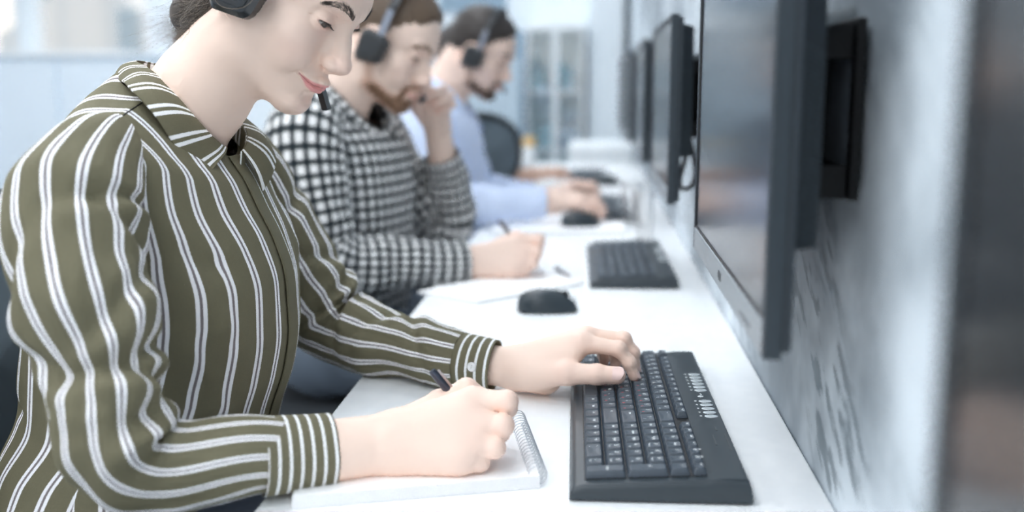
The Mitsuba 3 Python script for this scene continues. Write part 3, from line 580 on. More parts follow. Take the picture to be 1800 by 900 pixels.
def bent_hair(p, d, n, L, r, bend, k=5):
    """A single tapering hair from p along d, bending towards n."""
    t = np.linspace(0, 1, k)[:, None]; return tube(p + d * L * t + n * bend * t * t, np.linspace(r, r * 0.25, k), 4, up=np.cross(d, n) + 1e-3)
prin('m_brow_w', (0.045, 0.034, 0.028), 0.6)
prin('m_brow_ginger', (0.22, 0.13, 0.07), 0.7)
prin('m_brow_dark', (0.04, 0.03, 0.025), 0.6)
mat('m_eye', {'type': 'principled', 'base_color': {'type': 'mesh_attribute', 'name': 'vertex_color'}, 'roughness': 0.08, 'specular': 0.6, 'clearcoat': 0.6})
def face_details(H, root, iris, brow, seed=3, thick=1.0, lash=True):
    rnd = np.random.default_rng(seed)
    for sy in (-1, 1):
        s = trimesh.creation.icosphere(subdivisions=5, radius=12.0); v = np.array(s.vertices); el = math.radians(-24); g = np.array([math.cos(el), -0.30, math.sin(el)]); g /= np.linalg.norm(g)
        an = np.degrees(np.arccos(np.clip(v @ g / 12.0, -1, 1))); v = v * (1 + 0.055 * np.exp(-(an / 22.0) ** 2))[:, None]
        col = np.where((an < 11)[:, None], np.array([0.008, 0.008, 0.01]), np.where((an < 29)[:, None], np.asarray(iris) * (0.55 + 0.6 * (an < 24))[:, None], np.array([0.62, 0.56, 0.53])))
        obj('eye', trimesh.Trimesh(H.out(v + np.array([75.5, 31 * sy, -1])), s.faces, process=False), 'm_eye', root, True, color=col, label='eye looking down under a lowered lid' if sy < 0 else None)
        # eyebrow: short hairs lying along the ridge
        path = spline([(97.5, 10.5 * sy, 14), (96.5, 18 * sy, 18.5), (92, 30 * sy, 22.5), (83, 42 * sy, 22), (76, 49 * sy, 18)], 60); hs = []
        for k in range(330):
            u = rnd.random(); i = min(int(u * 58), 58); t = path[i + 1] - path[i]; t /= np.linalg.norm(t); wd = (1.1 if u < 0.7 else 1.1 * (1 - u) / 0.3 + 0.15) * 3.2 * thick * min(1, 0.45 + u * 2.2)
            p = path[i] + np.array([0, 0, 1]) * (rnd.random() - 0.5) * 2 * wd; q = p + np.array([8, 3 * sy, 0]); lo, hi = 0.0, 16.0       # shoot inwards to the skin
            dirn = -np.array([8, 3 * sy, 0]) / np.hypot(8, 3); ts = np.linspace(0, 22, 45); f = H.sdf((q + ts[:, None] * dirn).astype(np.float32)); j = int(np.argmax(f < 0.2))
            p = q + ts[j] * dirn; d = t * 0.9 + np.array([0, 0, 0.55 if u < 0.6 else -0.2]) + 0.22 * rnd.normal(size=3); d /= np.linalg.norm(d)
            hs.append(bent_hair(p - d * 1.0, d, np.array([-0.3, 0, -0.6]), 5.5 + 2.5 * rnd.random(), 0.26, 0.9))
        m = cat_(hs); m.vertices = H.out(m.vertices); obj('eyebrow', m, brow, root, True)
        if lash:
            hs = []
            for k in range(46):
                az = -44 + 110 * (k + 0.5 * rnd.random()) / 46; u, l = H.edges(np.array(az)); a, e = math.radians(az), math.radians(float(u) - 1.5)
                rd = np.array([math.cos(e) * math.cos(a), math.cos(e) * math.sin(a) * sy, math.sin(e)]); p = np.array([75.5, 31 * sy, -1]) + 13.1 * rd
                d = rd + np.array([0, 0.25 * sy * (az > 0), -0.75]); d /= np.linalg.norm(d); hs.append(bent_hair(p, d, np.array([0.5, 0, 0.9]), (6.0 if sy < 0 else 3.5) + 1.2 * rnd.random(), 0.21, 2.0))
            az = np.linspace(-50, 70, 28); u, _ = H.edges(az); e = np.radians(u - 1.0); a = np.radians(az); R = np.stack([np.cos(e) * np.cos(a), np.cos(e) * np.sin(a) * sy, np.sin(e)], 1)
            hs.append(tube(np.array([75.5, 31 * sy, -1]) + 13.0 * R, 0.42, 5))
            m = cat_(hs); m.vertices = H.out(m.vertices); obj('eyelashes', m, brow, root, True)
# ================================================================ clothing: lofted torsos and swept sleeves that carry the pattern's own coordinates
PITCH = 0.0325
def loft_torso(rings, cy, rows=150, cols=260, ridges=(), fold=0.003, seed=1, wref=0.172, seam=74.0, phase=0.0, turn=0.0):
    """rings: (x front, x back, half width, z front, z side, z back) from the hem up. Returns (front, back) as (vertices, faces, uv), split at the side seams."""
    Rg = np.array(rings, float); k = np.arange(len(Rg)); v = np.linspace(0, len(Rg) - 1, rows); P = PchipInterpolator(k, Rg)(v); out = []
    xf, xb, w, zf, zs, zb = [P[:, i][:, None] for i in range(6)]; xc = (xf * 0.5 + xb * 0.5)
    vs = np.clip((v / (len(Rg) - 1) - 0.5) / 0.2, 0, 1)[:, None]; lim = np.radians(90 - (90 - seam) * vs * vs * (3 - 2 * vs))
    for side in (0, 1):
        t = np.linspace(-1, 1, cols)[None, :]; th = t * lim if side == 0 else np.pi + t * (np.pi - lim)
        c, s = np.cos(th), np.sin(th); pw = lambda q, e: np.sign(q) * np.abs(q) ** e; hx = np.where(c > 0, xf - xc, xc - xb)
        x = xc + hx * pw(c, 0.86); y = w * pw(s, 0.86); z = zs + np.where(c > 0, zf - zs, zb - zs) * np.abs(c) ** np.where(c > 0, 2 - 0.9 * np.clip((v / (len(Rg) - 1) - 0.6) / 0.2, 0, 1)[:, None], 2)
        G = np.stack([x, cy + y, z + 0 * x], -1); dy, dx = np.gradient(G, axis=0), np.gradient(G, axis=1); n = np.cross(dx, dy); n /= np.maximum(np.linalg.norm(n, axis=-1, keepdims=True), 1e-9)
        cen = np.array([float(xc.mean()), cy, 0]); sg = np.sign(((G - cen) * [1, 1, 0] * n).sum(-1)); n *= np.where(sg == 0, 1, sg)[..., None]
        d = fold * 2 * (meshkit.fbm(np.stack([x * 9, (cy + y) * 13, z * 5 + 0 * x], -1), 3, seed) - 0.5)
        for a, b, wd, am in ridges:
            a, b = np.asarray(a, float), np.asarray(b, float); ab = b - a; tt = np.clip(((G - a) @ ab) / (ab @ ab), 0, 1); e = np.linalg.norm(G - a - tt[..., None] * ab, axis=-1)
            d = d + am * np.exp(-(e / wd) ** 2) * np.clip(np.minimum(tt, 1 - tt) * 4, 0.15, 1)
        G = G + n * d[..., None]
        q = np.clip((G[..., 1] - cy) / np.maximum(wref, np.abs(w) * 1.0005), -1, 1); lat = np.arcsin(pw(q, 1.0)); hx_ref = 0.125
        u = wref * (lat + 0.18 * np.sin(2 * lat) * -0.5); u = u * 0.85
        ch = np.linalg.norm(np.diff(G, axis=1), axis=-1); sl = np.concatenate([np.zeros((rows, 1)), np.cumsum(ch, 1)], 1); sl -= sl[:, cols // 2 - 1:cols // 2].copy()
        if G[rows // 3, -1, 1] < G[rows // 3, 0, 1]: sl = -sl
        k_ = meshkit.noise(np.stack([sl * 6, z * 4 + 0 * x, 0 * x], -1), seed) * 0.006; bl_ = 1 - np.clip((v / (len(Rg) - 1) - 0.42) / 0.22, 0, 1)[:, None]; bl_ = bl_ * bl_ * (3 - 2 * bl_); u = u * (1 - bl_) + (sl * 0.87 + k_) * bl_
        if turn: G = (G - cen) @ rot([0, 0, 1], turn).T + cen
        uv = np.stack([u + phase, z + 0 * x], -1).reshape(-1, 2); vtx, f = grid_mesh(G, False)
        m = trimesh.Trimesh(vtx, f, process=False)
        if ((m.triangles_center - cen) * [1, 1, 0] * m.face_normals).sum() < 0: f = f[:, ::-1]
        out.append((vtx, f, uv))
    return out
def sleeve(path, radii, n_str, seed=0, rows=220, cols=144, amp=0.004, env=None, up=(1, 0, 0), oval=1.0, u0=0.0, pitch=PITCH, rim=True, freq=1.0, creases=()):
    """Swept along path; radii given at the same points. uv.x runs round the arm in metres of cloth (n_str stripe repeats), uv.y along it."""
    P0 = np.asarray(path, float); s = np.concatenate([[0], np.cumsum(np.linalg.norm(np.diff(P0, axis=0), axis=1))]); t = np.linspace(0, s[-1], rows)
    P = CubicSpline(s, P0)(t); R = PchipInterpolator(s, radii)(t); tg, N, B = frames(P, up); a = np.linspace(0, 2 * np.pi, cols + 1); vv = t / s[-1]
    e = np.ones(rows) if env is None else np.interp(vv, *zip(*env)); rng = np.random.default_rng(seed); D = np.zeros((rows, cols + 1)); WV = np.zeros_like(D)
    A, V = np.meshgrid(a, t)
    for k in range(7):
        lam = (0.050 + 0.075 * rng.random()) / freq; ph, sk, am = rng.random() * 6.28, (rng.random() - 0.5) * 0.06, 0.5 + rng.random(); an = rng.random() * 6.28
        w = np.sin(2 * np.pi * (V + sk * np.cos(A - an)) / lam + ph); D += am * np.where(w > 0, w, w * 0.6) * (0.35 + 0.65 * np.cos(A / 1.0 - an) ** 2); WV += am * np.cos(2 * np.pi * (V + sk * np.cos(A - an)) / lam + ph) * np.sin(A - an)
    D /= 3.2; WV /= 3.2
    circ = np.stack([np.cos(A) * 2.2, np.sin(A) * 2.2, V * 14], -1); D += 1.3 * (meshkit.fbm(circ, 3, seed + 9) - 0.5) * 2; D -= D.max(1, keepdims=True) * 0.0
    r = R[:, None] + amp * e[:, None] * D
    for v0, dv, wd, am, sk in creases:                       # pinched folds: position along the arm, side they lie on
        i = int(v0 * (rows - 1)); dv = np.asarray(dv, float); an = math.atan2(dv @ B[i], dv @ N[i]); g = np.exp(-((V - v0 * s[-1] - sk * np.sin(A - an)) / wd) ** 2) * (0.5 + 0.5 * np.cos(A - an)) ** 1.5
        r = r - am * g + 0.55 * am * np.exp(-((V - v0 * s[-1] - sk * np.sin(A - an) - 2.1 * wd) / (wd * 1.3)) ** 2) * (0.5 + 0.5 * np.cos(A - an)) ** 1.5
    G = P[:, None] + r[..., None] * (np.cos(A)[..., None] * N[:, None] * oval + np.sin(A)[..., None] * B[:, None])
    uv = np.stack([A / (2 * np.pi) * n_str * pitch + u0 + 0.0022 * e[:, None] * WV * np.sin(A / 2) ** 0.5, V], -1)
    if rim:
        for dr_, back in ((-0.0016, 0.0004), (-0.003, 0.006), (-0.0035, 0.016)):
            row = G[rows - 1] - tg[-1] * back + (dr_) * (G[rows - 1] - P[-1]) / R[-1]; G = np.vstack([G, row[None]]); uv = np.vstack([uv, uv[rows - 1][None]])
    v, f = grid_mesh(G, False)
    if trimesh.Trimesh(v, f, process=False).volume < 0: f = f[:, ::-1]
    return v, f, uv.reshape(-1, 2)
def sew(name, part, material, parent, **kw):
    v, f, uv = part; return obj(name, (v, f), material, parent, True, uv=uv, **kw)
def strip(A, B, n=120, thick=0.0016, bulge=0.0, k=10, lift=None):
    """A cloth strip of two layers between two 3-D curves; uv.x along, uv.y across."""
    A, B = spline(A, n), spline(B, n); t = np.linspace(0, 1, k)[None, :, None]; G = A[:, None] * (1 - t) + B[:, None] * t
    dn, da = np.gradient(G, axis=1), np.gradient(G, axis=0); nn = np.cross(da, dn); nn /= np.maximum(np.linalg.norm(nn, axis=-1, keepdims=True), 1e-9)
    if (nn.mean((0, 1)) @ (np.asarray(lift if lift is not None else [0, 0, 1], float))) < 0: nn = -nn
    G = G + nn * bulge * np.sin(np.pi * t)
    H = np.concatenate([G + nn * thick / 2, (G - nn * thick / 2)[:, ::-1]], 1); sA = np.concatenate([[0], np.cumsum(np.linalg.norm(np.diff((A + B) / 2, axis=0), axis=1))])
    w = np.linalg.norm(A - B, axis=1).mean(); tt = np.concatenate([np.linspace(0, w, k), np.linspace(w, 0, k)])
    uv = np.stack(np.meshgrid(sA, tt, indexing='ij'), -1).reshape(-1, 2); v, f = grid_mesh(H, True)
    o = len(v); ends = []
    for row in (0, n - 1):
        i = row * 2 * k + np.arange(2 * k); ends += [[i[j], i[j + 1], i[2 * k - 1 - j]] for j in range(k - 1)] + [[i[j + 1], i[2 * k - 2 - j], i[2 * k - 1 - j]] for j in range(k - 1)]
    f = np.vstack([f, np.array(ends)]); m = trimesh.Trimesh(v, f, process=False); 
    if m.volume < 0: f = f[:, ::-1]
    return v, f, uv
# woven patterns: functions of the cloth's own coordinates
OLIVE = (0.150, 0.138, 0.088)
def _stripe(x, pitch, w=0.0037, g=0.0027, aa=0.0004):
    t = x - dr.floor(x / pitch) * pitch
    ln = lambda a, b: smoothstep(a - aa, a + aa, t) * (1 - smoothstep(b - aa, b + aa, t))
    return ln(0.004, 0.004 + w) + ln(0.004 + w + g, 0.004 + 2 * w + g), ln(0.004 + w, 0.004 + w + g)
def _weave(uv): return 0.90 + 0.2 * noise(uv.x * 1900, uv.y * 1500, 1.0) * 0.6 + 0.08 * fbm(uv.x * 60, uv.y * 40, 4.0, 3)
def _shirt(p, n, uv):
    a, g = _stripe(uv.x, PITCH); c = mix(mi.Color3f(*OLIVE) * _weave(uv), mi.Color3f(0.20, 0.175, 0.18), g)
    return mix(c, mi.Color3f(0.86, 0.85, 0.87), a)
def _cuff(p, n, uv):
    t = (uv.y + 0.006) / 0.0105; t = (t - dr.floor(t)) * 0.0105; a = smoothstep(0.0040, 0.0044, t) * (1 - smoothstep(0.0068, 0.0072, t)); return mix(mi.Color3f(*OLIVE) * _weave(uv), mi.Color3f(0.84, 0.84, 0.85), a)
def _collar(p, n, uv):
    a, g = _stripe(uv.x, 0.0325, 0.0040, 0.0042); return mix(mi.Color3f(*OLIVE) * _weave(uv), mi.Color3f(0.86, 0.86, 0.86), a)
def _placket(p, n, uv):
    a = 1 - smoothstep(0.0026, 0.0030, uv.y); return mix(mi.Color3f(*OLIVE) * _weave(uv), mi.Color3f(0.84, 0.84, 0.84), a)
for k_, f_ in (('m_shirt', _shirt), ('m_cuff', _cuff), ('m_collar', _collar), ('m_placket', _placket)): prin(k_, proc(f_), 0.8, sheen=0.25, specular=0.2)
def _check(p, n, uv):
    q = 0.0215; x, y = uv.x / q, uv.y / q; fx, fy = x - dr.floor(x), y - dr.floor(y); a = 0.06
    bx = smoothstep(0.30 - a, 0.30 + a, dr.abs(fx - 0.5)); by = smoothstep(0.30 - a, 0.30 + a, dr.abs(fy - 0.5))
    d = 0.5 * (bx + by); return mix(mi.Color3f(0.86, 0.85, 0.84), mi.Color3f(0.012, 0.020, 0.024), dr.clip(d * 1.9 - 0.45 * dr.minimum(bx, by) * 0, 0, 1))
prin('m_check', proc(_check), 0.85, specular=0.2)
prin('m_blue_shirt', (0.62, 0.70, 0.88), 0.8, specular=0.2, sheen=0.2)
prin('m_undershirt', (0.80, 0.84, 0.92), 0.85, specular=0.2)
prin('m_denim', (0.135, 0.165, 0.205), 0.85, specular=0.2)
prin('m_navy', (0.022, 0.03, 0.045), 0.85)
prin('m_black_cloth', (0.012, 0.015, 0.018), 0.9)
prin('m_shoe', (0.02, 0.02, 0.022), 0.5)
mat('m_skin', {'type': 'principled', 'base_color': {'type': 'mesh_attribute', 'name': 'vertex_color'}, 'roughness': 0.48, 'specular': 0.4, 'sheen': 0.15})
prin('m_crease', (0.70, 0.45, 0.37), 0.6)
prin('m_nail', (0.84, 0.62, 0.57), 0.25, specular=0.5)
prin('m_button', (0.80, 0.80, 0.80), 0.2)

# ================================================================ hands, torso core
class Hand:
    """joints: wrist, arm (a point up the forearm), and for each digit its joints with radii, in world metres."""
    def __init__(s, arm, wrist, ra, rw, digits, flat=None, extra=()):
        s.arm, s.wrist, s.ra, s.rw, s.digits, s.flat, s.extra = np.array(arm), np.array(wrist), ra, rw, digits, flat, extra
    def __call__(s, p):
        d = s_cap(p, s.arm, s.wrist, s.ra, s.rw, s.flat); roots = []; D = s.digits
        for k, j in D.items():
            if k == 'thumb': continue
            roots.append(j[0])
        for (q, r) in roots: d = smin(d, s_cap(p, s.wrist + 0.10 * (np.array(q) - s.wrist), q, s.rw * 0.66, r * 1.06), 0.016)
        for (a, ra), (b, rb) in zip(roots[:-1], roots[1:]):
            m = 0.5 * (np.array(a) + np.array(b)); d = smin(d, s_cap(p, s.wrist * 0.55 + m * 0.45, s.wrist * 0.16 + m * 0.84, ra * 1.05, ra * 0.92), 0.012)
        for a, b, ra, rb in s.extra: d = smin(d, s_cap(p, a, b, ra, rb), 0.012)
        d0 = d; d = None
        for k, j in D.items():
            f = None
            for (a, ra), (b, rb) in zip(j[:-1], j[1:]):
                c = s_cap(p, a, b, ra, rb); f = c if f is None else smin(f, c, 0.004)
            for (a, ra) in j[1:-1]: f = smin(f, np.linalg.norm(p - np.asarray(a, np.float32), axis=-1) - ra * 1.03, 0.004)     # knuckle
            f = smin(d0, f, 0.008 if k != 'thumb' else 0.012); d = f if d is None else smin(d, f, 0.0016)
        return d.astype(np.float32)
    def mesh(s, h=0.0017):
        pts = [s.arm, s.wrist] + [np.array(q) for j in s.digits.values() for q, _ in j]; lo, hi = np.min(pts, 0) - 0.045, np.max(pts, 0) + 0.045
        return relax(nets(s, lo, hi, h), 3)
    def redness(s, v):
        w = np.zeros(len(v))
        for k, j in s.digits.items():
            for i, (q, r) in enumerate(j):
                if i == 0 and k == 'thumb': continue
                w = np.maximum(w, (0.55 if i < len(j) - 1 else 0.9) * np.exp(-(np.linalg.norm(v - np.array(q), axis=1) / (r * 1.45)) ** 2))
        return w
def nail(tip, prev, r, nrm, k=1.0):
    """A fingernail lying on the last bone, facing nrm."""
    a, b = np.array(prev, float), np.array(tip, float); d = (b - a) / np.linalg.norm(b - a); n = np.array(nrm, float); n -= d * (n @ d); n /= np.linalg.norm(n); s = np.cross(d, n); G = []
    for u in np.linspace(-1, 1, 9):
        row = []
        for t in np.linspace(-1, 1, 9):
            ang = t * 0.95 * math.sqrt(max(1 - 0.75 * max(abs(u) - 0.2, 0) ** 2, 0.1)); c = b + d * (u * r * 0.72 + r * 0.10); row.append(c + (n * math.cos(ang) + s * math.sin(ang)) * r * k * (1.035 - 0.05 * (u == -1)) - d * r * 0.25 * t * t * (u > 0) * u)
        G.append(row)
    G = np.array(G); v, f = grid_mesh(G, False); return trimesh.Trimesh(v, f, process=False)
def seated_core(x, cy, zs, xs, sh, el, lean=0.0):
    """Hidden body under the clothes: pelvis, chest, upper arms, forearms, thighs (coarse)."""
    def f(p):
        d = smin(s_cap(p, (x, cy - 0.05, 0.60), (xs, cy - 0.05, zs - 0.12), 0.085), s_cap(p, (x, cy + 0.05, 0.60), (xs, cy + 0.05, zs - 0.12), 0.085), 0.03)
        for (s_, e_, w_) in zip(sh, el[0], el[1]):
            d = smin(d, s_cap(p, np.asarray(s_) + [0, 0, -0.03], e_, 0.030, 0.021), 0.03); d = smin(d, s_cap(p, e_, w_, 0.021, 0.024), 0.01)
        for a in (-1, 1): d = smin(d, s_cap(p, (x, cy + a * 0.08, 0.57), (x + 0.40, cy + a * 0.10, 0.58), 0.07, 0.055), 0.03)
        for a in (-1, 1): d = smin(d, s_cap(p, (x + 0.40, cy + a * 0.10, 0.58), (x + 0.36, cy + a * 0.10, 0.12), 0.052, 0.036), 0.02)
        return d.astype(np.float32)
    return f
def fuse(meshes):
    """One continuous surface of overlapping closed meshes."""
    try:
        ms = [manifold3d.Manifold(manifold3d.Mesh(np.asarray(m.vertices, np.float32), np.asarray(m.faces, np.uint32))) for m in meshes]
        if all(str(m.status()).endswith('NoError') for m in ms):
            u = manifold3d.Manifold.batch_boolean(ms, manifold3d.OpType.Add); mm = u.to_mesh(); return trimesh.Trimesh(mm.vert_properties[:, :3], mm.tri_verts, process=False)
    except Exception as e: pass
    return cat_(meshes)
def trousers(x, cy, material, root, knee=0.40, hips=0.115, label=None, zt=0.66):
    def f(p):
        d = s_ell(p, (x - 0.005, cy, 0.60), (0.135, hips + 0.075, 0.105))
        for a in (-1, 1):
            d = smin(d, s_cap(p, (x + 0.02, cy + a * 0.085, 0.585), (x + knee, cy + a * 0.105, 0.59), 0.092, 0.072), 0.04)
            d = smin(d, s_cap(p, (x + knee, cy + a * 0.105, 0.59), (x + knee - 0.05, cy + a * 0.105, 0.10), 0.070, 0.058), 0.03)
        d = d + 0.004 * np.sin(p[..., 0] * 70 + p[..., 2] * 60 + 2 * np.sin(p[..., 1] * 40))
        return d.astype(np.float32)
    m = nets(f, (x - 0.22, cy - 0.28, 0.02), (x + knee + 0.14, cy + 0.28, 0.78), 0.009); obj('trousers', relax(m, 3), material, root, True, label=label)
    for a in (-1, 1):
        g = lambda p: smin(s_ell(p, (x + knee - 0.04, cy + a * 0.105, 0.045), (0.06, 0.042, 0.05)), s_cap(p, (x + knee - 0.04, cy + a * 0.105, 0.038), (x + knee + 0.13, cy + a * 0.115, 0.028), 0.038, 0.027), 0.02)
        h = lambda p: np.maximum(g(p), 0.003 - p[..., 2]).astype(np.float32)
        obj('shoe', nets(h, (x + knee - 0.14, cy + a * 0.11 - 0.09, -0.02), (x + knee + 0.2, cy + a * 0.11 + 0.09, 0.12), 0.008), 'm_shoe', root, True)
# ================================================================ the woman in the striped shirt
SKIN, ROSE = (0.86, 0.655, 0.545), (0.88, 0.47, 0.41)
WH = Head((-0.3345, 1.128, 1.2312), -15.5, 34.6, -2.1, 0.953, [((-0.376, 1.125, 1.187), 0.050), ((-0.437, 1.128, 1.112), 0.051), ((-0.487, 1.13, 1.05), 0.060), ((-0.455, 1.13, 1.005), 0.047)])
CYW = 1.13
woman = thing('person', 'woman in an olive shirt with white stripes, wearing a headset and writing', 'person')
R_HAND = Hand((-0.2905, 0.8920, 0.7762), (-0.1966, 0.9327, 0.7791), 0.030, 0.0275, {
    'index': [((-0.1143, 0.9608, 0.8159), 0.0118), ((-0.0799, 0.9540, 0.8173), 0.0101), ((-0.0804, 0.9762, 0.8033), 0.0084), ((-0.0872, 0.9898, 0.7868), 0.0078)],
    'middle': [((-0.1075, 0.9443, 0.7994), 0.0120), ((-0.0828, 0.9404, 0.7975), 0.0103), ((-0.0872, 0.9637, 0.7820), 0.0088), ((-0.0969, 0.9762, 0.7733), 0.0080)],
    'ring': [((-0.1094, 0.9327, 0.7810), 0.0118), ((-0.0896, 0.9307, 0.7786), 0.0096), ((-0.0978, 0.9540, 0.7684), 0.0085), ((-0.1094, 0.9608, 0.7665), 0.0078)],
    'pinky': [((-0.1182, 0.9269, 0.7689), 0.0112), ((-0.1036, 0.9298, 0.7641), 0.0084), ((-0.1123, 0.9491, 0.7650), 0.0075), ((-0.1220, 0.9540, 0.7650), 0.007)],
    'thumb': [((-0.1801, 0.9608, 0.7907), 0.016), ((-0.1501, 0.9859, 0.8033), 0.0132), ((-0.1235, 0.9898, 0.8173), 0.0108), ((-0.0998, 0.9937, 0.8033), 0.0095)]},
    extra=[((-0.1889, 0.9269, 0.7713), (-0.1259, 0.9249, 0.7684), 0.017, 0.014), ((-0.1792, 0.9414, 0.7888), (-0.1211, 0.9511, 0.8062), 0.020, 0.014)])
L_HAND = Hand((-0.170, 1.2500, 0.7775), (-0.098, 1.234, 0.772), 0.0260, 0.0235, {
    'index': [((-0.010, 1.222, 0.8085), 0.0118), ((0.0345, 1.215, 0.8045), 0.0089), ((0.0478, 1.214, 0.7875), 0.0079), ((0.0540, 1.214, 0.7715), 0.0071)],
    'middle': [((-0.004, 1.244, 0.8110), 0.0120), ((0.041, 1.241, 0.8100), 0.0092), ((0.053, 1.241, 0.7930), 0.0080), ((0.056, 1.241, 0.7735), 0.0072)],
    'ring': [((-0.006, 1.264, 0.8040), 0.0115), ((0.027, 1.265, 0.8005), 0.0089), ((0.033, 1.264, 0.7830), 0.0078), ((0.0325, 1.262, 0.7700), 0.0070)],
    'pinky': [((-0.012, 1.281, 0.7930), 0.0105), ((0.012, 1.284, 0.7900), 0.0079), ((0.018, 1.282, 0.7770), 0.0069), ((0.0180, 1.280, 0.7690), 0.0062)],
    'thumb': [((-0.068, 1.207, 0.770), 0.0175), ((-0.026, 1.192, 0.7785), 0.0135), ((0.0088, 1.186, 0.7798), 0.0117), ((0.0325, 1.184, 0.7795), 0.0105)]},
    extra=[((-0.088, 1.236, 0.764), (-0.055, 1.228, 0.7625), 0.020, 0.0205), ((-0.088, 1.25, 0.768), (-0.030, 1.272, 0.776), 0.018, 0.013), ((-0.080, 1.215, 0.772), (-0.020, 1.212, 0.796), 0.019, 0.011)])
_sh = [(-0.478, 0.965, 1.045), (-0.478, 1.295, 1.045)]; _el = [(-0.432, 0.838, 0.797), (-0.330, 1.33, 0.785)]
def _bust(v, z0, z1): return v
head = relax(nets(WH.world, WH.o - 0.185, WH.o + 0.165, 0.00125), 4)
head = man2tri(manifold3d.Manifold(manifold3d.Mesh(np.asarray(head.vertices, np.float32), np.asarray(head.faces, np.uint32)))) if False else head
rh, lh = R_HAND.mesh(), L_HAND.mesh()
core = relax(nets(seated_core(-0.505, CYW, 1.05, -0.485, _sh, (_el, [(-0.2905, 0.8920, 0.7762), (-0.170, 1.2500, 0.7775)])), (-0.66, 0.75, 0.04), (-0.02, 1.42, 1.12), 0.008), 3)
body = fuse([head, rh, lh, core])
_q = WH.to(body.vertices); _c = skin_color(SKIN, ROSE, _q, WH)
for H_ in (R_HAND, L_HAND):
    w_ = (H_.redness(body.vertices) * 0.5)[:, None]; _c = _c * (1 - w_) + np.array([0.80, 0.47, 0.41]) * w_
obj('body', body, 'm_skin', woman, True, color=_c, label='skin of face, neck and hands')
face_details(WH, woman, (0.06, 0.042, 0.032), 'm_brow_w')
for yk in (0.0035, 0.0085): obj('knuckle_crease', tube(spline([np.array((0.0088 + yk - 0.006, 1.186, 0.7798)) + 0.01165 * np.array([0.0, -math.sin(a_), math.cos(a_)]) for a_ in np.linspace(0.35, 1.35, 7)], 14), np.concatenate([np.linspace(0.00008, 0.00022, 7), np.linspace(0.00022, 0.00008, 7)]), 5), 'm_crease', woman, True)
obj('nail', nail((0.0325, 1.184, 0.7795), (0.0088, 1.186, 0.7798), 0.0105, (0.05, -0.75, 0.65)), 'm_nail', woman, True)
for t_, p_, r_ in (((0.0540, 1.214, 0.7715), (0.0478, 1.214, 0.7875), 0.0071), ((0.056, 1.241, 0.7735), (0.053, 1.241, 0.7930), 0.0072)): obj('nail', nail(t_, p_, r_, (1, -0.1, 0.3)), 'm_nail', woman, True)
trousers(-0.50, CYW, 'm_navy', woman, 0.42)

# shirt
W_RINGS = [(-0.385, -0.690, 0.180, 0.64, 0.64, 0.64), (-0.378, -0.675, 0.170, 0.70, 0.70, 0.70), (-0.368, -0.648, 0.156, 0.75, 0.755, 0.76), (-0.352, -0.645, 0.154, 0.80, 0.80, 0.80), (-0.344, -0.636, 0.158, 0.85, 0.85, 0.85),
           (-0.345, -0.630, 0.165, 0.90, 0.90, 0.90), (-0.357, -0.622, 0.172, 0.945, 0.95, 0.955), (-0.376, -0.604, 0.178, 0.985, 1.005, 1.015), (-0.390, -0.570, 0.170, 1.015, 1.062, 1.070),
           (-0.398, -0.552, 0.138, 1.028, 1.087, 1.104), (-0.403, -0.536, 0.100, 1.036, 1.102, 1.124), (-0.406, -0.522, 0.066, 1.041, 1.112, 1.138)]
fr, bk = loft_torso(W_RINGS, CYW, ridges=[((-0.44, 0.99, 0.985), (-0.375, 1.05, 0.93), 0.012, 0.008), ((-0.43, 0.985, 0.965), (-0.375, 1.02, 0.925), 0.010, -0.006), ((-0.42, 1.0, 0.93), (-0.37, 1.02, 0.85), 0.014, 0.005),
                                          ((-0.41, 1.06, 1.01), (-0.365, 1.09, 0.94), 0.010, 0.004), ((-0.40, 1.0, 0.80), (-0.36, 1.05, 0.74), 0.012, 0.005), ((-0.38, 1.24, 0.99), (-0.35, 1.19, 0.91), 0.012, 0.006),
                                          ((-0.64, 1.05, 0.775), (-0.60, 0.98, 0.765), 0.010, -0.008), ((-0.42, 0.985, 0.87), (-0.375, 1.01, 0.78), 0.011, 0.004)], fold=0.0035, phase=0.0075, seed=2, seam=88.0)
sew('shirt_front', fr, 'm_shirt', woman); sew('shirt_back', bk, 'm_shirt', woman)
near = sleeve([(-0.484, 1.008, 1.066), (-0.487, 0.974, 1.046), (-0.488, 0.934, 1.008), (-0.467, 0.889, 0.943), (-0.438, 0.862, 0.880), (-0.424, 0.847, 0.832), (-0.4160, 0.8430, 0.7955), (-0.3989, 0.8530, 0.7812), (-0.3412, 0.8726, 0.7807), (-0.2905, 0.8920, 0.7801)],
              [0.030, 0.050, 0.0625, 0.0605, 0.0530, 0.0490, 0.0470, 0.0440, 0.0385, 0.0345], 13, seed=5, amp=0.0055, env=[(0, 0.2), (0.12, 0.5), (0.3, 0.8), (0.55, 1.3), (0.66, 1.25), (0.8, 0.6), (1, 0.35)], up=(0, 0, 1), u0=0.012, rim=False, creases=[(0.20, (1, -0.3, -0.3), 0.010, 0.006, 0.03), (0.30, (1, -0.2, 0), 0.012, 0.006, -0.035), (0.44, (0.9, -0.4, 0), 0.012, 0.006, 0.04), (0.535, (0.9, 0.2, 0.4), 0.009, 0.010, 0.012), (0.585, (0.7, 0.2, 0.7), 0.008, 0.011, -0.012), (0.63, (0.5, 0, 0.8), 0.008, 0.008, 0.014), (0.68, (0, -0.6, 0.8), 0.008, 0.005, 0.02), (0.75, (0, -0.6, 0.8), 0.009, 0.004, -0.02), (0.36, (-0.7, -0.7, 0), 0.014, 0.005, 0.05), (0.52, (-0.6, -0.8, 0), 0.014, 0.006, -0.05)])
sew('sleeve', near, 'm_shirt', woman)
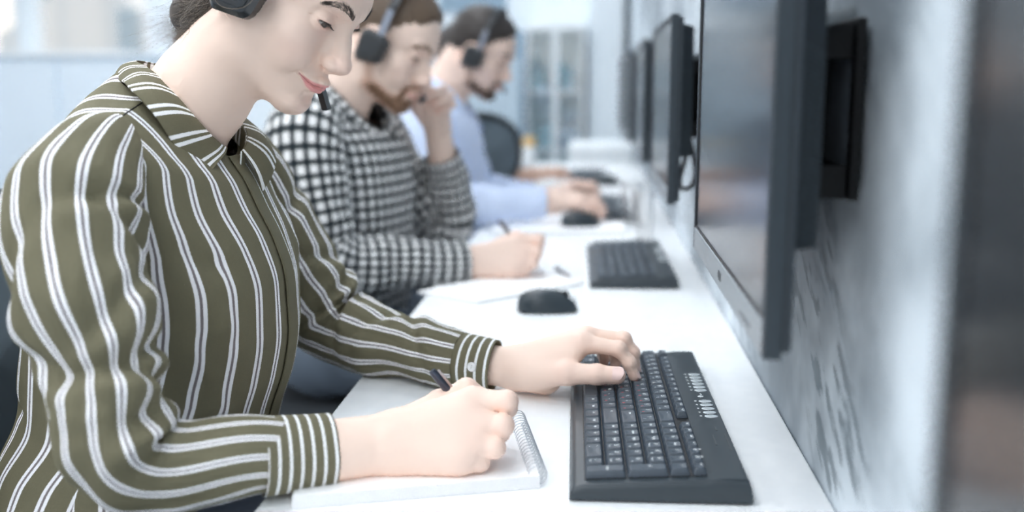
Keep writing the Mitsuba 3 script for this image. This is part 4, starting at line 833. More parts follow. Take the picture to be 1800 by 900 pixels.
far = sleeve([(-0.464, 1.248, 1.060), (-0.464, 1.282, 1.038), (-0.452, 1.313, 0.992), (-0.415, 1.325, 0.915), (-0.375, 1.332, 0.845), (-0.342, 1.330, 0.800), (-0.300, 1.316, 0.786), (-0.250, 1.292, 0.783), (-0.195, 1.262, 0.780), (-0.160, 1.247, 0.778)],
             [0.028, 0.048, 0.0570, 0.0575, 0.0550, 0.0540, 0.0480, 0.0420, 0.0385, 0.0340], 12, seed=11, amp=0.0045, env=[(0, 0.2), (0.2, 0.6), (0.5, 1.1), (0.65, 1.2), (0.8, 0.7), (1, 0.5)], up=(0, 0, 1), u0=0.02, rim=False, creases=[(0.30, (0.7, -0.6, 0), 0.010, 0.006, 0.03), (0.42, (0.7, -0.6, 0.2), 0.010, 0.007, -0.03), (0.52, (0.6, -0.5, 0.6), 0.009, 0.009, 0.015), (0.575, (0.4, -0.5, 0.7), 0.008, 0.010, -0.012), (0.63, (0, -0.6, 0.8), 0.008, 0.006, 0.02), (0.76, (0, -0.6, 0.8), 0.010, 0.004, -0.03), (0.88, (0, -0.6, 0.8), 0.010, 0.005, 0.03)])
sew('sleeve', far, 'm_shirt', woman)
nc = sleeve([(-0.3022, 0.8862, 0.7805), (-0.2760, 0.8997, 0.7791), (-0.2441, 0.9162, 0.7781)], [0.0365, 0.0355, 0.0345], 8, seed=3, rows=40, amp=0.0008, up=(0, 0, 1)); sew('cuff', nc, 'm_cuff', woman)
fc = sleeve([(-0.172, 1.252, 0.7775), (-0.148, 1.2435, 0.776), (-0.118, 1.236, 0.7735)], [0.0350, 0.0345, 0.0325], 8, seed=4, rows=40, amp=0.0008, up=(0, 0, 1)); sew('cuff', fc, 'm_cuff', woman)
def button(c, n, r, root, m='m_button', h=0.0018):
    n = np.asarray(n, float) / np.linalg.norm(n); b = lathe([(0, 0), (r, 0), (r * 1.02, h * 0.5), (r * 0.92, h), (r * 0.72, h * 0.75), (0, h * 0.75)], 24)
    b.apply_transform(trimesh.geometry.align_vectors([0, 0, 1], n)); b.apply_translation(c); k = obj('button', b, m, root, 35)
    for a in (-1, 1):
        hl = cyl((a * r * 0.22, 0, h * 0.7), (a * r * 0.22, 0, h * 0.85), r * 0.11, 8); hl.apply_transform(trimesh.geometry.align_vectors([0, 0, 1], n)); hl.apply_translation(c); obj('hole', hl, 'm_mark', k)
button((-0.1440, 1.2067, 0.7800), (-0.2, -0.97, 0.12), 0.0058, woman)
# collar: stand, fall and points; placket down the front
cl = [(-0.4065, 1.118, 1.0518), (-0.4139, 1.085, 1.0696), (-0.4319, 1.072, 1.0967), (-0.4543, 1.078, 1.120), (-0.4873, 1.100, 1.1408), (-0.5088, 1.130, 1.147), (-0.4873, 1.160, 1.1408), (-0.4543, 1.182, 1.120), (-0.4319, 1.188, 1.0967), (-0.4000, 1.165, 1.0690), (-0.3930, 1.128, 1.0475)]
cb = [(-0.4055, 1.0500, 1.0243), (-0.4289, 1.0293, 1.0581), (-0.4481, 1.0215, 1.0937), (-0.4760, 1.0345, 1.1171), (-0.4962, 1.0647, 1.1236), (-0.5343, 1.130, 1.1282), (-0.4987, 1.190, 1.1236), (-0.4808, 1.215, 1.1171), (-0.4540, 1.222, 1.0934), (-0.3815, 1.196, 1.0480), (-0.3790, 1.150, 0.9990)]
sew('collar', strip(cl, cb, 160, bulge=0.006), 'm_collar', woman)
cs = [(c[0] - 0.004, CYW + (c[1] - CYW) * 0.94, c[2] - 0.026) for c in cl]; sew('collar_stand', strip([(c[0] - 0.001, CYW + (c[1] - CYW) * 0.965, c[2] - 0.001) for c in cl], cs, 120), 'm_collar', woman)
fv = fr[0].reshape(150, 260, 3)
def on_front(y, k): row = fv[k]; return np.array([np.interp(y, row[:, 1], row[:, i]) for i in range(3)]) if row[0, 1] < row[-1, 1] else np.array([np.interp(y, row[::-1, 1], row[::-1, i]) for i in range(3)])
ks = list(range(2, 148, 6))
pa = np.array([on_front(1.1465, k) for k in ks]) + [0.0028, 0, 0]; pb = np.array([on_front(1.1135, k) for k in ks]) + [0.0022, 0, 0]
sew('placket', strip(pa, pb, 160, 0.0018, lift=(1, 0, 0)), 'm_placket', woman)
# yoke seam: a dark welt where front and back meet on the shoulder
for e in (0, -1):
    sm = fv[86:149, e] + [0, 0, 0.0005]; obj('yoke_seam', tube(sm[::3], 0.0006, 6), 'm_black', woman)
# ================================================================ headsets, hair
prin('m_gloss', (0.010, 0.013, 0.016), 0.16, specular=0.6, clearcoat=0.5)
prin('m_cup_matte', (0.018, 0.022, 0.026), 0.42)
prin('m_cushion', (0.014, 0.015, 0.017), 0.75)
prin('m_silver', srgb(150, 156, 170), 0.25, metallic=0.8)
prin('m_rim', srgb(120, 112, 104), 0.3, metallic=0.5)
def rpoly(P, r, n=6):
    g = sg.Polygon(P).buffer(-r).buffer(r, quad_segs=n); return np.array(g.exterior.coords)[:-1]
def cup_mesh(P, ys, ins, sy, r=6.0):
    """Bevelled slab: the outline P (x, z) at depths ys, shrunk by ins; side sy."""
    base = sg.Polygon(P); L = []; n = 72
    for y, i in zip(ys, ins):
        g = base.buffer(-i - r).buffer(r, quad_segs=8); ring = g.exterior; L.append([(*ring.interpolate(k / n, True).coords[0], y) for k in range(n)])
    L = np.array(L)[:, :, [0, 2, 1]]; L[:, :, 1] *= sy
    v, f = grid_mesh(L, True, True); m = trimesh.Trimesh(v, f, process=False)
    if m.volume < 0: m = trimesh.Trimesh(v, f[:, ::-1], process=False)
    return m
CUP = [(-17, 2), (-13, -45), (-3, -53), (36, -41), (41.5, -33), (44, 4), (30, 12), (-8, 12)]
def headset(H, label, mic_pts, mic_box, lean=0.0, skip_near=False, gloss='m_gloss', zt=122, dx=0.0):
    t = thing('headset', label, 'headset')
    def put(n, m, mt, par, sm=30): m = m.copy(); m.vertices = H.out(np.asarray(m.vertices) + np.array([dx, 0, 0])); return obj(n, m, mt, par, sm)
    for sy in (-1, 1):
        put('cushion', cup_mesh([(x * 0.9, z * 0.9 - 1) for x, z in CUP], [70, 72, 80, 82], [4, 1, 1, 3], sy), 'm_cushion', t)
        c = put('ear_cup', cup_mesh(CUP, [81.5, 83, 92, 96.5, 97.5], [2, 0, 0.5, 5.5, 7.5], sy), gloss, t)
        put('cover', cup_mesh([(-9, 6), (-6, -33), (0, -40), (28, -33), (33, -28), (35, 2), (22, 7)], [97.0, 98.6, 99.4], [0, 0.3, 1.6], sy, 4), gloss, c)
        e = np.array([(-8.5, 6), (-5.5, -33), (0, -40.5), (28, -33.5), (33.5, -28), (35.5, 2)]); put('trim', tube(spline(np.stack([e[:, 0], np.full(6, 98.0 * sy), e[:, 1]], 1), 40), 0.45, 6), 'm_rim', c)
        put('slider', cup_mesh([(14, 0), (14, 62), (29, 62), (29, 0)], [84, 86, 91, 92], [1, 0, 0, 1], sy, 3), 'm_silver', t)
    a = np.linspace(0, np.pi, 60); P = np.stack([21 - 6 * np.sin(a), 88 * np.cos(a), 40 + (zt - 40) * np.sin(a)], 1); tg, N, B = frames(P, (1, 0, 0)); sec = np.array([(8, 1.6), (8, -1.6), (-8, -1.6), (-8, 1.6)])
    G = P[:, None] + sec[None, :, :1] * N[:, None] + sec[None, :, 1:] * B[:, None]; v, f = grid_mesh(G, True, True); put('headband', trimesh.Trimesh(v, f, process=False), 'm_cup_matte', t)
    if mic_pts is not None:
        b = put('boom', tube(spline(mic_pts, 50), 2.0, 8), gloss, t, True)
        A, Bq, w, h = mic_box; A, Bq = np.array(A, float), np.array(Bq, float); d = (Bq - A) / np.linalg.norm(Bq - A); s = np.cross(d, [0, 1, 0.0]); s /= np.linalg.norm(s); u = np.cross(d, s)
        put('microphone', hull([A * (1 - q) + Bq * q + s * w * i * (1 if q in (0.04, 0.96) else 0.8) + u * h * j * (1 if q in (0.04, 0.96) else 0.8) for q in (0, 0.04, 0.96, 1) for i in (-1, 1) for j in (-1, 1)]), gloss, b)
    return t
headset(WH, 'glossy black headset with a microphone stick, on the woman in the striped shirt', [(20, 92, -30), (40, 90, -48), (62, 76, -68), (78, 55, -82), (84, 46, -87)], ((80, 47, -84), (108, 47, -106), 3.6, 5.2), dx=-7)

# hair
def _hair(p, n, uv): return mix(mi.Color3f(0.030, 0.023, 0.019), mi.Color3f(0.16, 0.125, 0.10), smoothstep(0.35, 0.8, fbm(uv.x * 40, uv.y * 3, 0.0, 3)))
prin('m_hair_dark', (0.055, 0.044, 0.037), 0.42, specular=0.5)
prin('m_hair_mid', (0.115, 0.092, 0.075), 0.42, specular=0.5)
prin('m_hair_light', (0.24, 0.20, 0.165), 0.45, specular=0.5)
def w_hair(w):
    q = ((np.asarray(w, np.float32) - WH.o.astype(np.float32)) @ WH.R.astype(np.float32)) / WH.k * 1000
    d = s_ell(q, (-4, 0, 36), (94, 75, 80)); d = smin(d, s_ell(q, (-40, 0, 5), (54, 64, 62)), 16); d = smax(d, (q[..., 0] - 0.80 * q[..., 2] - 14), 6)
    d = smin(d, s_cap(q, (-60, 0, -40), (-78, -12, -96), 43, 27), 22); d = smin(d, s_cap(q, (-36, -40, -48), (-54, -42, -98), 25, 13), 12); d = smin(d, s_cap(q, (-44, 30, -55), (-60, 26, -92), 22, 13), 12)
    return (d * WH.k / 1000).astype(np.float32)
hm = relax(nets(w_hair, WH.o - 0.19, WH.o + 0.17, 0.003), 2)
hair = obj('hair', hm, 'm_hair_dark', woman, True, label='dark brown hair tied back above the collar')
rnd = np.random.default_rng(8); S_ = {0: [], 1: [], 2: []}
for k in range(900):                                        # locks drawn back over the nape, on the near side and the back
    z0 = rnd.uniform(-48, -4); y0 = -rnd.uniform(34, 68); x0 = -14 - rnd.uniform(0, 44)
    e = np.array([-66 + rnd.normal() * 12, -14 - rnd.uniform(0, 34), -92 + rnd.normal() * 13]); s0 = np.array([x0, y0, z0]); mid = 0.5 * (s0 + e) + np.array([4, -6, -4]) + rnd.normal(size=3) * 3
    P = spline([s0, mid, e], 10)
    f = w_hair(WH.out(P)) / WH.k * 1000; g = np.array([w_hair(WH.out(P + np.eye(3)[i])) / WH.k * 1000 - f for i in range(3)]).T; g /= np.maximum(np.linalg.norm(g, axis=1, keepdims=True), 1e-6)
    P = P - g * (f - rnd.uniform(-0.4, 1.4))[:, None]; S_[int(rnd.integers(0, 3))].append(tube(WH.out(P), np.linspace(0.00026, 0.00016, 10), 3, caps=False))
for k in range(800):                                        # short strands lifting from the hairline at the nape
    u = 0.3 + 0.7 * rnd.random(); s0 = np.array([-26 - 40 * u + rnd.normal() * 4, -56 + 26 * u + rnd.normal() * 3, -72 - 28 * u + rnd.normal() * 7])
    d = np.array([-0.22 + 0.25 * rnd.normal(), 0.22 + 0.2 * rnd.normal(), -1.0]); L = rnd.uniform(18, 44) * (1 - 0.25 * u); P = np.array([s0 + d / np.linalg.norm(d) * L * q + np.array([-5, -1, -1]) * q * q * 2 * rnd.normal() for q in np.linspace(0, 1, 7)])
    f = WH.sdf(P.astype(np.float32)); g = np.array([WH.sdf((P + np.eye(3)[i]).astype(np.float32)) - f for i in range(3)]).T; cr = np.convolve(np.pad(np.clip(f - 1.2, -12, 6), 2, mode='edge'), np.ones(5) / 5, 'valid'); P = P - g.mean(0) / max(np.linalg.norm(g.mean(0)), 1e-6) * cr[:, None]
    S_[int(rnd.integers(0, 3))].append(tube(WH.out(P), np.linspace(0.00026, 0.00009, 7), 3, caps=False))
for k, mname in ((0, 'm_hair_dark'), (1, 'm_hair_mid'), (2, 'm_hair_light')): obj('strands', cat_(S_[k]), mname, hair, True, kind='stuff')
F_ = []
for k in range(150):                                        # loose hair flying off behind the neck
    s0 = np.array([-78 + rnd.normal() * 6, -14 + rnd.normal() * 12, -92 + rnd.normal() * 12]); L = rnd.uniform(25, 85)
    d = np.array([-0.55 + 0.22 * rnd.normal(), 0.1 * rnd.normal(), -1.0 + 0.2 * rnd.normal()]); d /= np.linalg.norm(d); c = np.array([-1, 0.2 * rnd.normal(), 0.25]) * rnd.uniform(-2, 16)
    F_.append(tube(WH.out(np.array([s0 + d * L * q + c * q * q for q in np.linspace(0, 1, 9)])), np.linspace(0.00015, 0.00005, 9), 3, caps=False))
obj('loose_hair', cat_(F_), 'm_hair_mid', hair, True, kind='stuff')

# ================================================================ paper and pens on the desk
prin('m_paper', (0.93, 0.93, 0.935), 0.75, specular=0.2)
prin('m_wire', srgb(205, 210, 216), 0.3, metallic=0.6)
prin('m_pen_dark', srgb(72, 78, 92), 0.22, metallic=0.6)
prin('m_pen_metal', srgb(175, 165, 165), 0.2, metallic=0.9)
prin('m_pen_brown', srgb(78, 62, 58), 0.3)
def notepad(P, n, h, label, spiral=None, curl=0.0):
    """Stack of sheets over the quadrilateral P (four desk corners in order); spiral = index of the bound edge."""
    t = thing('notepad', label, 'notepad'); P = np.asarray(P, float); c = P.mean(0); rnd = random.Random(n)
    for k in range(n):
        j = 1 + rnd.uniform(-0.004, 0.004); a = math.radians(rnd.uniform(-0.25, 0.25)); R2 = np.array([[math.cos(a), -math.sin(a)], [math.sin(a), math.cos(a)]]); q = (P - c) @ R2.T * j + c; z0, z1 = ZD + 0.0006 + h * k / n, ZD + 0.0004 + h * (k + 0.9) / n
        u = np.linspace(0, 1, 14); G = (1 - u)[:, None, None] * np.array([q[0], q[3]])[None] + u[:, None, None] * np.array([q[1], q[2]])[None]
        lift = curl * (k / max(n - 1, 1)) * np.maximum(u - 0.72, 0) ** 2 / 0.08 * 0 + 0
        lo = np.concatenate([G, np.full((14, 2, 1), z0)], -1); hi = np.concatenate([G, np.full((14, 2, 1), z1)], -1); ring = np.stack([lo[:, 0], lo[:, 1], hi[:, 1], hi[:, 0]], 1); v, f = grid_mesh(ring, True, True)
        m = trimesh.Trimesh(v, f, process=False); 
        if m.volume < 0: m = trimesh.Trimesh(v, f[:, ::-1], process=False)
        obj('sheet', m, 'm_paper', t)
    if spiral is not None:
        A, B = P[spiral], P[(spiral + 1) % 4]; L = np.linalg.norm(B - A); d = (B - A) / L; inn = c - (A + B) / 2; inn /= np.linalg.norm(inn)
        a = np.linspace(0, 2 * np.pi, 13)[:-1] ; r = h * 0.5 + 0.0035
        for k in range(int(L / 0.0085)):
            s = A + d * (0.006 + k * 0.0085); ring = np.stack([s[0] + inn[0] * (0.0015 + r * np.cos(a)), s[1] + inn[1] * (0.0015 + r * np.cos(a)), ZD + 0.0012 + r + r * np.sin(a) - 0.0002], 1)
            ring = np.vstack([ring, ring[:1]]); obj('ring', tube(ring + np.outer(np.linspace(0, 0.003, 13), [d[0], d[1], 0]), 0.00055, 5), 'm_wire', t, True)
    return t
def pen(tip, top, label, dark='m_pen_dark', r=0.0042):
    t = thing('pen', label, 'pen'); a, b = np.array(tip, float), np.array(top, float); q = lambda s: a + (b - a) * s
    obj('barrel', tube([q(0.12), q(0.2), q(0.97), q(1.0)], [r * 0.9, r, r, r * 0.8], 18), dark, t, 40); obj('grip', tube([q(0.11), q(0.12), q(0.36), q(0.37)], [r * 0.9, r * 1.04, r * 1.04, r], 18), 'm_pen_metal', t, 40)
    obj('tip', tube([q(0), q(0.02), q(0.115)], [0.0004, 0.0011, r * 0.85], 14), 'm_pen_metal', t, True)
    d = (b - a) / np.linalg.norm(b - a); s = np.cross(d, [0, 0, 1.0]); s /= np.linalg.norm(s); n = np.cross(s, d); n *= np.sign(n[2]); obj('clip', hull([q(x) + n * (r + w) + s * e * 0.0016 for x in (0.70, 0.97) for w in (0.0002, 0.0022) for e in (-1, 1)]), 'm_pen_metal', t)
# ================================================================ the man in the checked shirt
def moved(H, t, s=1.0, about=None, rz=0.0):
    o = H.wrist if about is None else np.array(about); R = rot([0, 0, 1], rz); g = lambda p: tuple(R @ ((np.array(p) - o) * s) + o + t)
    return Hand(g(H.arm), g(H.wrist), H.ra * s, H.rw * s, {k: [(g(q), r * s) for q, r in j] for k, j in H.digits.items()}, extra=[(g(a), g(b), ra * s, rb * s) for a, b, ra, rb in H.extra])
def short_hair(H, front, side, top=8, fringe=0.0, back=-66):
    def f(w):
        q = ((np.asarray(w, np.float32) - H.o.astype(np.float32)) @ H.R.astype(np.float32)) / H.k * 1000
        d = s_ell(q, (-2, 0, 36), (92 + top * 0.3, 71 + side, 76 + top)); d = smin(d, s_ell(q, (-34, 0, 2), (58, 61 + side, 62)), 16); d = smin(d, s_ell(q, (46, 0, 62), (46, 44, 26 + fringe)), 14)
        d = d + 1.3 * np.sin(q[..., 1] * 0.35 + 0.05 * q[..., 0]) * np.sin(q[..., 0] * 0.11 + q[..., 2] * 0.08)
        face = np.maximum(q[..., 0] - front - 0.42 * (q[..., 2] - 40), -(q[..., 2] - back - 0.55 * (q[..., 0] + 60)) * 0.8)
        d = smax(d, face, 5); ear = s_ell(np.stack([q[..., 0], np.abs(q[..., 1]), q[..., 2]], -1), (-4, 78, -22), (24, 22, 30)); d = smax(d, -ear, 5)
        return (d * H.k / 1000).astype(np.float32)
    return relax(nets(f, H.o - 0.2, H.o + 0.2, 0.004), 2)
def beard_mesh(H, grow=1.6):
    def f(w):
        q = ((np.asarray(w, np.float32) - H.o.astype(np.float32)) @ H.R.astype(np.float32)) / H.k * 1000
        d = H.sdf(q) - grow + 0.5 * np.sin(q[..., 0] * 1.3 + q[..., 2]) * np.sin(q[..., 1] * 1.1); b = head_beard(q.reshape(-1, 3)).reshape(q.shape[:-1]) + 1.0
        a = np.abs(q[..., 1]); lip = s_ell(np.stack([q[..., 0], a, q[..., 2]], -1), (98, 0, -73.5), (14, 25, 8.5)); d = smax(smax(d, b, 3), -lip, 2)
        return (d * H.k / 1000).astype(np.float32)
    return nets(f, H.o - 0.15, H.o + 0.15, 0.003)
prin('m_hair_ginger', (0.105, 0.068, 0.042), 0.5); prin('m_beard_ginger', (0.19, 0.105, 0.062), 0.7)
prin('m_hair_black', (0.026, 0.019, 0.016), 0.45); prin('m_beard_dark', (0.075, 0.048, 0.035), 0.7)
def man(label, H, cy, rings, near, far, RH, LH, core_args, m_shirt, skin, rose, hair, hair_m, beard_m, brow, iris, trous, cols, turn=0.0, knee=0.42, phase=0.0, nstr=(20, 20)):
    t = thing('person', label, 'person')
    hd = relax(nets(H.world, H.o - 0.20, H.o + 0.18, 0.0024), 2); core = relax(nets(seated_core(*core_args), (-0.85, cy - 0.45, 0.04), (0.05, cy + 0.45, 1.14), 0.010), 3); parts = [hd, core] + [h.mesh(0.0026) for h in (RH, LH) if h is not None]
    b = fuse(parts); q = H.to(b.vertices); bc = np.array(skin) * np.array(cols['stubble']); c = skin_color(skin, rose, q, H, bc)
    for h in (RH, LH):
        if h is not None: w = (h.redness(b.vertices) * 0.45)[:, None]; c = c * (1 - w) + np.asarray(rose) * w
    obj('body', b, 'm_skin', t, True, color=c); face_details(H, t, iris, brow, thick=1.2, lash=True)
    obj('hair', short_hair(H, *hair), hair_m, t, True); obj('beard', beard_mesh(H, cols.get('grow', 1.6)), beard_m, t, True)
    f, k = loft_torso(rings, cy, rows=110, cols=160, fold=0.006, seed=7, wref=0.19, phase=phase, turn=turn); sew('shirt_front', f, m_shirt, t); sew('shirt_back', k, m_shirt, t)
    for (P, R, e), n in zip((near, far), nstr): sew('sleeve', sleeve(P, R, n, seed=len(P) + int(cy * 10), rows=150, cols=96, amp=0.007, env=e, up=(0, 0, 1), pitch=0.0215, freq=0.8), m_shirt, t)
    trousers(rings[0][0] * 0.5 + rings[0][1] * 0.5, cy, trous, t, knee)
    return t, f, k
M1 = Head((-0.4132, 2.0869, 1.2152), -16.1, 27.2, -1.5, 1.025, [((-0.475, 2.085, 1.17), 0.056), ((-0.515, 2.085, 1.10), 0.060), ((-0.540, 2.085, 1.03), 0.075)], male=1.0, lid=(-12, -34), smile=0.3)
M1_RH = moved(R_HAND, np.array([-0.232, 1.985, 0.7755]) - R_HAND.wrist, 1.10)
M1_LH = Hand((-0.330, 2.245, 0.960), (-0.337, 2.228, 1.020), 0.031, 0.027, {
    'index': [((-0.352, 2.165, 1.085), 0.013), ((-0.338, 2.135, 1.108), 0.0108), ((-0.352, 2.112, 1.112), 0.0095), ((-0.366, 2.108, 1.106), 0.0088)],
    'middle': [((-0.338, 2.178, 1.092), 0.013), ((-0.315, 2.150, 1.108), 0.0110), ((-0.326, 2.124, 1.104), 0.0096), ((-0.342, 2.118, 1.096), 0.009)],
    'ring': [((-0.327, 2.193, 1.088), 0.0128), ((-0.304, 2.168, 1.096), 0.0105), ((-0.314, 2.140, 1.088), 0.0093), ((-0.330, 2.134, 1.080), 0.0086)],
    'pinky': [((-0.319, 2.208, 1.078), 0.0115), ((-0.301, 2.188, 1.080), 0.009), ((-0.310, 2.162, 1.072), 0.008), ((-0.324, 2.156, 1.066), 0.0075)],
    'thumb': [((-0.356, 2.205, 1.045), 0.0165), ((-0.372, 2.175, 1.072), 0.0135), ((-0.370, 2.142, 1.086), 0.0115), ((-0.362, 2.122, 1.094), 0.0102)]})
M1_R = [(-0.40, -0.70, 0.20, 0.64, 0.64, 0.64), (-0.395, -0.69, 0.19, 0.70, 0.70, 0.70), (-0.388, -0.675, 0.182, 0.78, 0.78, 0.78), (-0.385, -0.665, 0.184, 0.86, 0.86, 0.86), (-0.390, -0.658, 0.19, 0.93, 0.93, 0.94),
        (-0.400, -0.645, 0.192, 0.98, 1.00, 1.02), (-0.412, -0.625, 0.182, 1.005, 1.045, 1.07), (-0.420, -0.605, 0.148, 1.018, 1.075, 1.105), (-0.426, -0.590, 0.110, 1.026, 1.098, 1.128), (-0.432, -0.578, 0.076, 1.032, 1.110, 1.142)]
man1, f1, k1 = man('man in a black and white checked shirt with a headset and ginger beard', M1, 2.085, M1_R,
    ([(-0.535, 1.98, 1.055), (-0.538, 1.930, 1.050), (-0.538, 1.888, 1.005), (-0.528, 1.872, 0.930), (-0.515, 1.868, 0.860), (-0.498, 1.872, 0.808), (-0.455, 1.890, 0.788), (-0.390, 1.920, 0.784), (-0.310, 1.952, 0.779), (-0.247, 1.979, 0.777)], [0.055, 0.068, 0.074, 0.072, 0.068, 0.064, 0.057, 0.050, 0.045, 0.041], [(0, 0.2), (0.3, 0.7), (0.55, 1.2), (0.7, 0.8), (1, 0.4)]),
    ([(-0.505, 2.18, 1.055), (-0.500, 2.235, 1.045), (-0.480, 2.275, 1.000), (-0.440, 2.295, 0.925), (-0.390, 2.300, 0.850), (-0.352, 2.303, 0.805), (-0.325, 2.298, 0.805), (-0.318, 2.285, 0.850), (-0.324, 2.262, 0.925), (-0.331, 2.244, 0.968)], [0.055, 0.066, 0.068, 0.066, 0.062, 0.056, 0.054, 0.052, 0.046, 0.040], [(0, 0.2), (0.3, 0.7), (0.55, 1.0), (0.7, 0.8), (1, 0.4)]),
    M1_RH, M1_LH, (-0.55, 2.085, 1.05, -0.54, [(-0.54, 1.90, 1.05), (-0.50, 2.26, 1.05)], ([(-0.498, 1.872, 0.808), (-0.340, 2.300, 0.810)], [tuple(M1_RH.arm), (-0.330, 2.245, 0.960)])),
    'm_check', (0.86, 0.65, 0.545), (0.84, 0.46, 0.39), (66, 1.5, 9, 12, -74), 'm_hair_ginger', 'm_beard_ginger', 'm_brow_ginger', (0.15, 0.17, 0.16), 'm_denim', {'stubble': (0.62, 0.45, 0.36), 'grow': 1.4}, nstr=(20, 19), knee=0.44, turn=-15.0)
cl1 = [(-0.4300, 2.078, 1.035), (-0.440, 2.035, 1.055), (-0.462, 2.012, 1.088), (-0.500, 2.010, 1.122), (-0.545, 2.035, 1.146), (-0.575, 2.085, 1.150), (-0.545, 2.135, 1.146), (-0.500, 2.160, 1.122), (-0.462, 2.158, 1.088), (-0.438, 2.140, 1.055), (-0.426, 2.096, 1.033)]
cb1 = [(-0.420, 2.020, 1.000), (-0.455, 1.990, 1.030), (-0.485, 1.972, 1.068), (-0.520, 1.976, 1.096), (-0.565, 2.010, 1.120), (-0.602, 2.085, 1.124), (-0.565, 2.160, 1.120), (-0.520, 2.194, 1.096), (-0.485, 2.198, 1.068), (-0.450, 2.185, 1.030), (-0.412, 2.150, 0.998)]
_r1 = lambda L: [tuple(rot([0, 0, 1], -15) @ (np.array(p_) - [-0.515, 2.085, 0]) + [-0.515, 2.085, 0]) for p_ in L]
cl1r, cb1r = _r1(cl1), _r1(cb1)
sew('collar', strip(cl1r, cb1r, 100, bulge=0.007), 'm_check', man1)
sew('collar_stand', strip([(x - 0.002, 2.085 + (y - 2.085) * 0.96, z) for x, y, z in cl1r], [(x - 0.004, 2.085 + (y - 2.085) * 0.93, z - 0.03) for x, y, z in cl1r], 80), 'm_black_cloth', man1)
headset(M1, 'black headset with a silver arm, on the man in the checked shirt', [(20, 92, -30), (48, 88, -48), (80, 66, -66), (100, 44, -74), (106, 30, -76)], ((103, 34, -75), (112, 6, -80), 4.0, 5.0), gloss='m_cup_matte', zt=128, dx=4)

# ================================================================ the man in the light blue shirt
M2 = Head((-0.3297, 2.985, 1.225), -7.9, 25.6, 3.6, 1.018, [((-0.39, 2.985, 1.18), 0.057), ((-0.425, 2.985, 1.11), 0.061), ((-0.45, 2.985, 1.04), 0.075)], male=1.0, lid=(-12, -34), smile=0.2)
M2_RH = Hand((-0.175, 2.735, 0.806), (-0.105, 2.752, 0.806), 0.030, 0.028, {
    'index': [((-0.028, 2.790, 0.818), 0.0125), ((0.005, 2.806, 0.812), 0.0105), ((0.022, 2.812, 0.796), 0.0092), ((0.030, 2.815, 0.780), 0.0085)],
    'middle': [((-0.024, 2.768, 0.820), 0.0125), ((0.012, 2.780, 0.812), 0.0105), ((0.028, 2.786, 0.794), 0.0092), ((0.034, 2.789, 0.778), 0.0085)],
    'ring': [((-0.028, 2.748, 0.814), 0.0122), ((0.006, 2.752, 0.804), 0.0102), ((0.020, 2.755, 0.786), 0.009), ((0.026, 2.757, 0.770), 0.0083)],
    'pinky': [((-0.036, 2.730, 0.804), 0.0112), ((-0.010, 2.730, 0.794), 0.009), ((0.002, 2.731, 0.778), 0.0078), ((0.006, 2.732, 0.764), 0.0072)],
    'thumb': [((-0.078, 2.785, 0.798), 0.0165), ((-0.045, 2.812, 0.796), 0.0135), ((-0.018, 2.828, 0.784), 0.0112), ((-0.002, 2.832, 0.774), 0.010)]})
M2_LH = moved(L_HAND, np.array([-0.150, 3.17, 0.775]) - L_HAND.wrist, 1.1)
M2_R = [(x + 0.075, b + 0.075, w, z1, z2, z3) for x, b, w, z1, z2, z3 in M1_R]
man2, f2, k2 = man('bearded dark-haired man in a light blue shirt with a headset, using a mouse', M2, 2.985, M2_R,
    ([(-0.460, 2.87, 1.055), (-0.463, 2.825, 1.050), (-0.462, 2.790, 1.005), (-0.450, 2.755, 0.930), (-0.435, 2.735, 0.860), (-0.412, 2.722, 0.812), (-0.365, 2.718, 0.803), (-0.300, 2.722, 0.804), (-0.230, 2.730, 0.806), (-0.128, 2.748, 0.807)], [0.055, 0.068, 0.074, 0.072, 0.068, 0.064, 0.058, 0.053, 0.048, 0.041], [(0, 0.2), (0.3, 0.7), (0.55, 1.2), (0.8, 1.0), (1, 0.5)]),
    ([(-0.440, 3.09, 1.055), (-0.440, 3.140, 1.045), (-0.430, 3.175, 1.000), (-0.410, 3.190, 0.925), (-0.385, 3.195, 0.850), (-0.360, 3.195, 0.805), (-0.325, 3.190, 0.790), (-0.280, 3.185, 0.786), (-0.225, 3.178, 0.782), (-0.180, 3.173, 0.780)], [0.055, 0.066, 0.068, 0.066, 0.062, 0.056, 0.054, 0.050, 0.045, 0.040], [(0, 0.2), (0.3, 0.7), (0.55, 1.0), (1, 0.4)]),
    M2_RH, M2_LH, (-0.475, 2.985, 1.05, -0.465, [(-0.465, 2.82, 1.05), (-0.44, 3.15, 1.05)], ([(-0.412, 2.722, 0.812), (-0.360, 3.195, 0.805)], [tuple(M2_RH.arm), tuple(M2_LH.arm)])),
    'm_blue_shirt', (0.82, 0.61, 0.51), (0.80, 0.43, 0.36), (64, 2, 10, 16, -74), 'm_hair_black', 'm_beard_dark', 'm_brow_dark', (0.08, 0.06, 0.05), 'm_navy', {'stubble': (0.45, 0.36, 0.32), 'grow': 1.5}, knee=0.38)
cl2 = [(x + 0.080, y + 0.90, z) for x, y, z in cl1]; cb2 = [(x + 0.080, y + 0.90, z) for x, y, z in cb1]
cl2[0] = (-0.344, 2.955, 1.010); cl2[-1] = (-0.342, 3.02, 1.008); cb2[0] = (-0.330, 2.915, 0.985); cb2[-1] = (-0.326, 3.055, 0.984)
sew('collar', strip(cl2, cb2, 100, bulge=0.008), 'm_blue_shirt', man2)
sew('collar_stand', strip([(x - 0.002, 2.985 + (y - 2.985) * 0.96, z) for x, y, z in cl2], [(x - 0.004, 2.985 + (y - 2.985) * 0.93, z - 0.03) for x, y, z in cl2], 80), 'm_blue_shirt', man2)
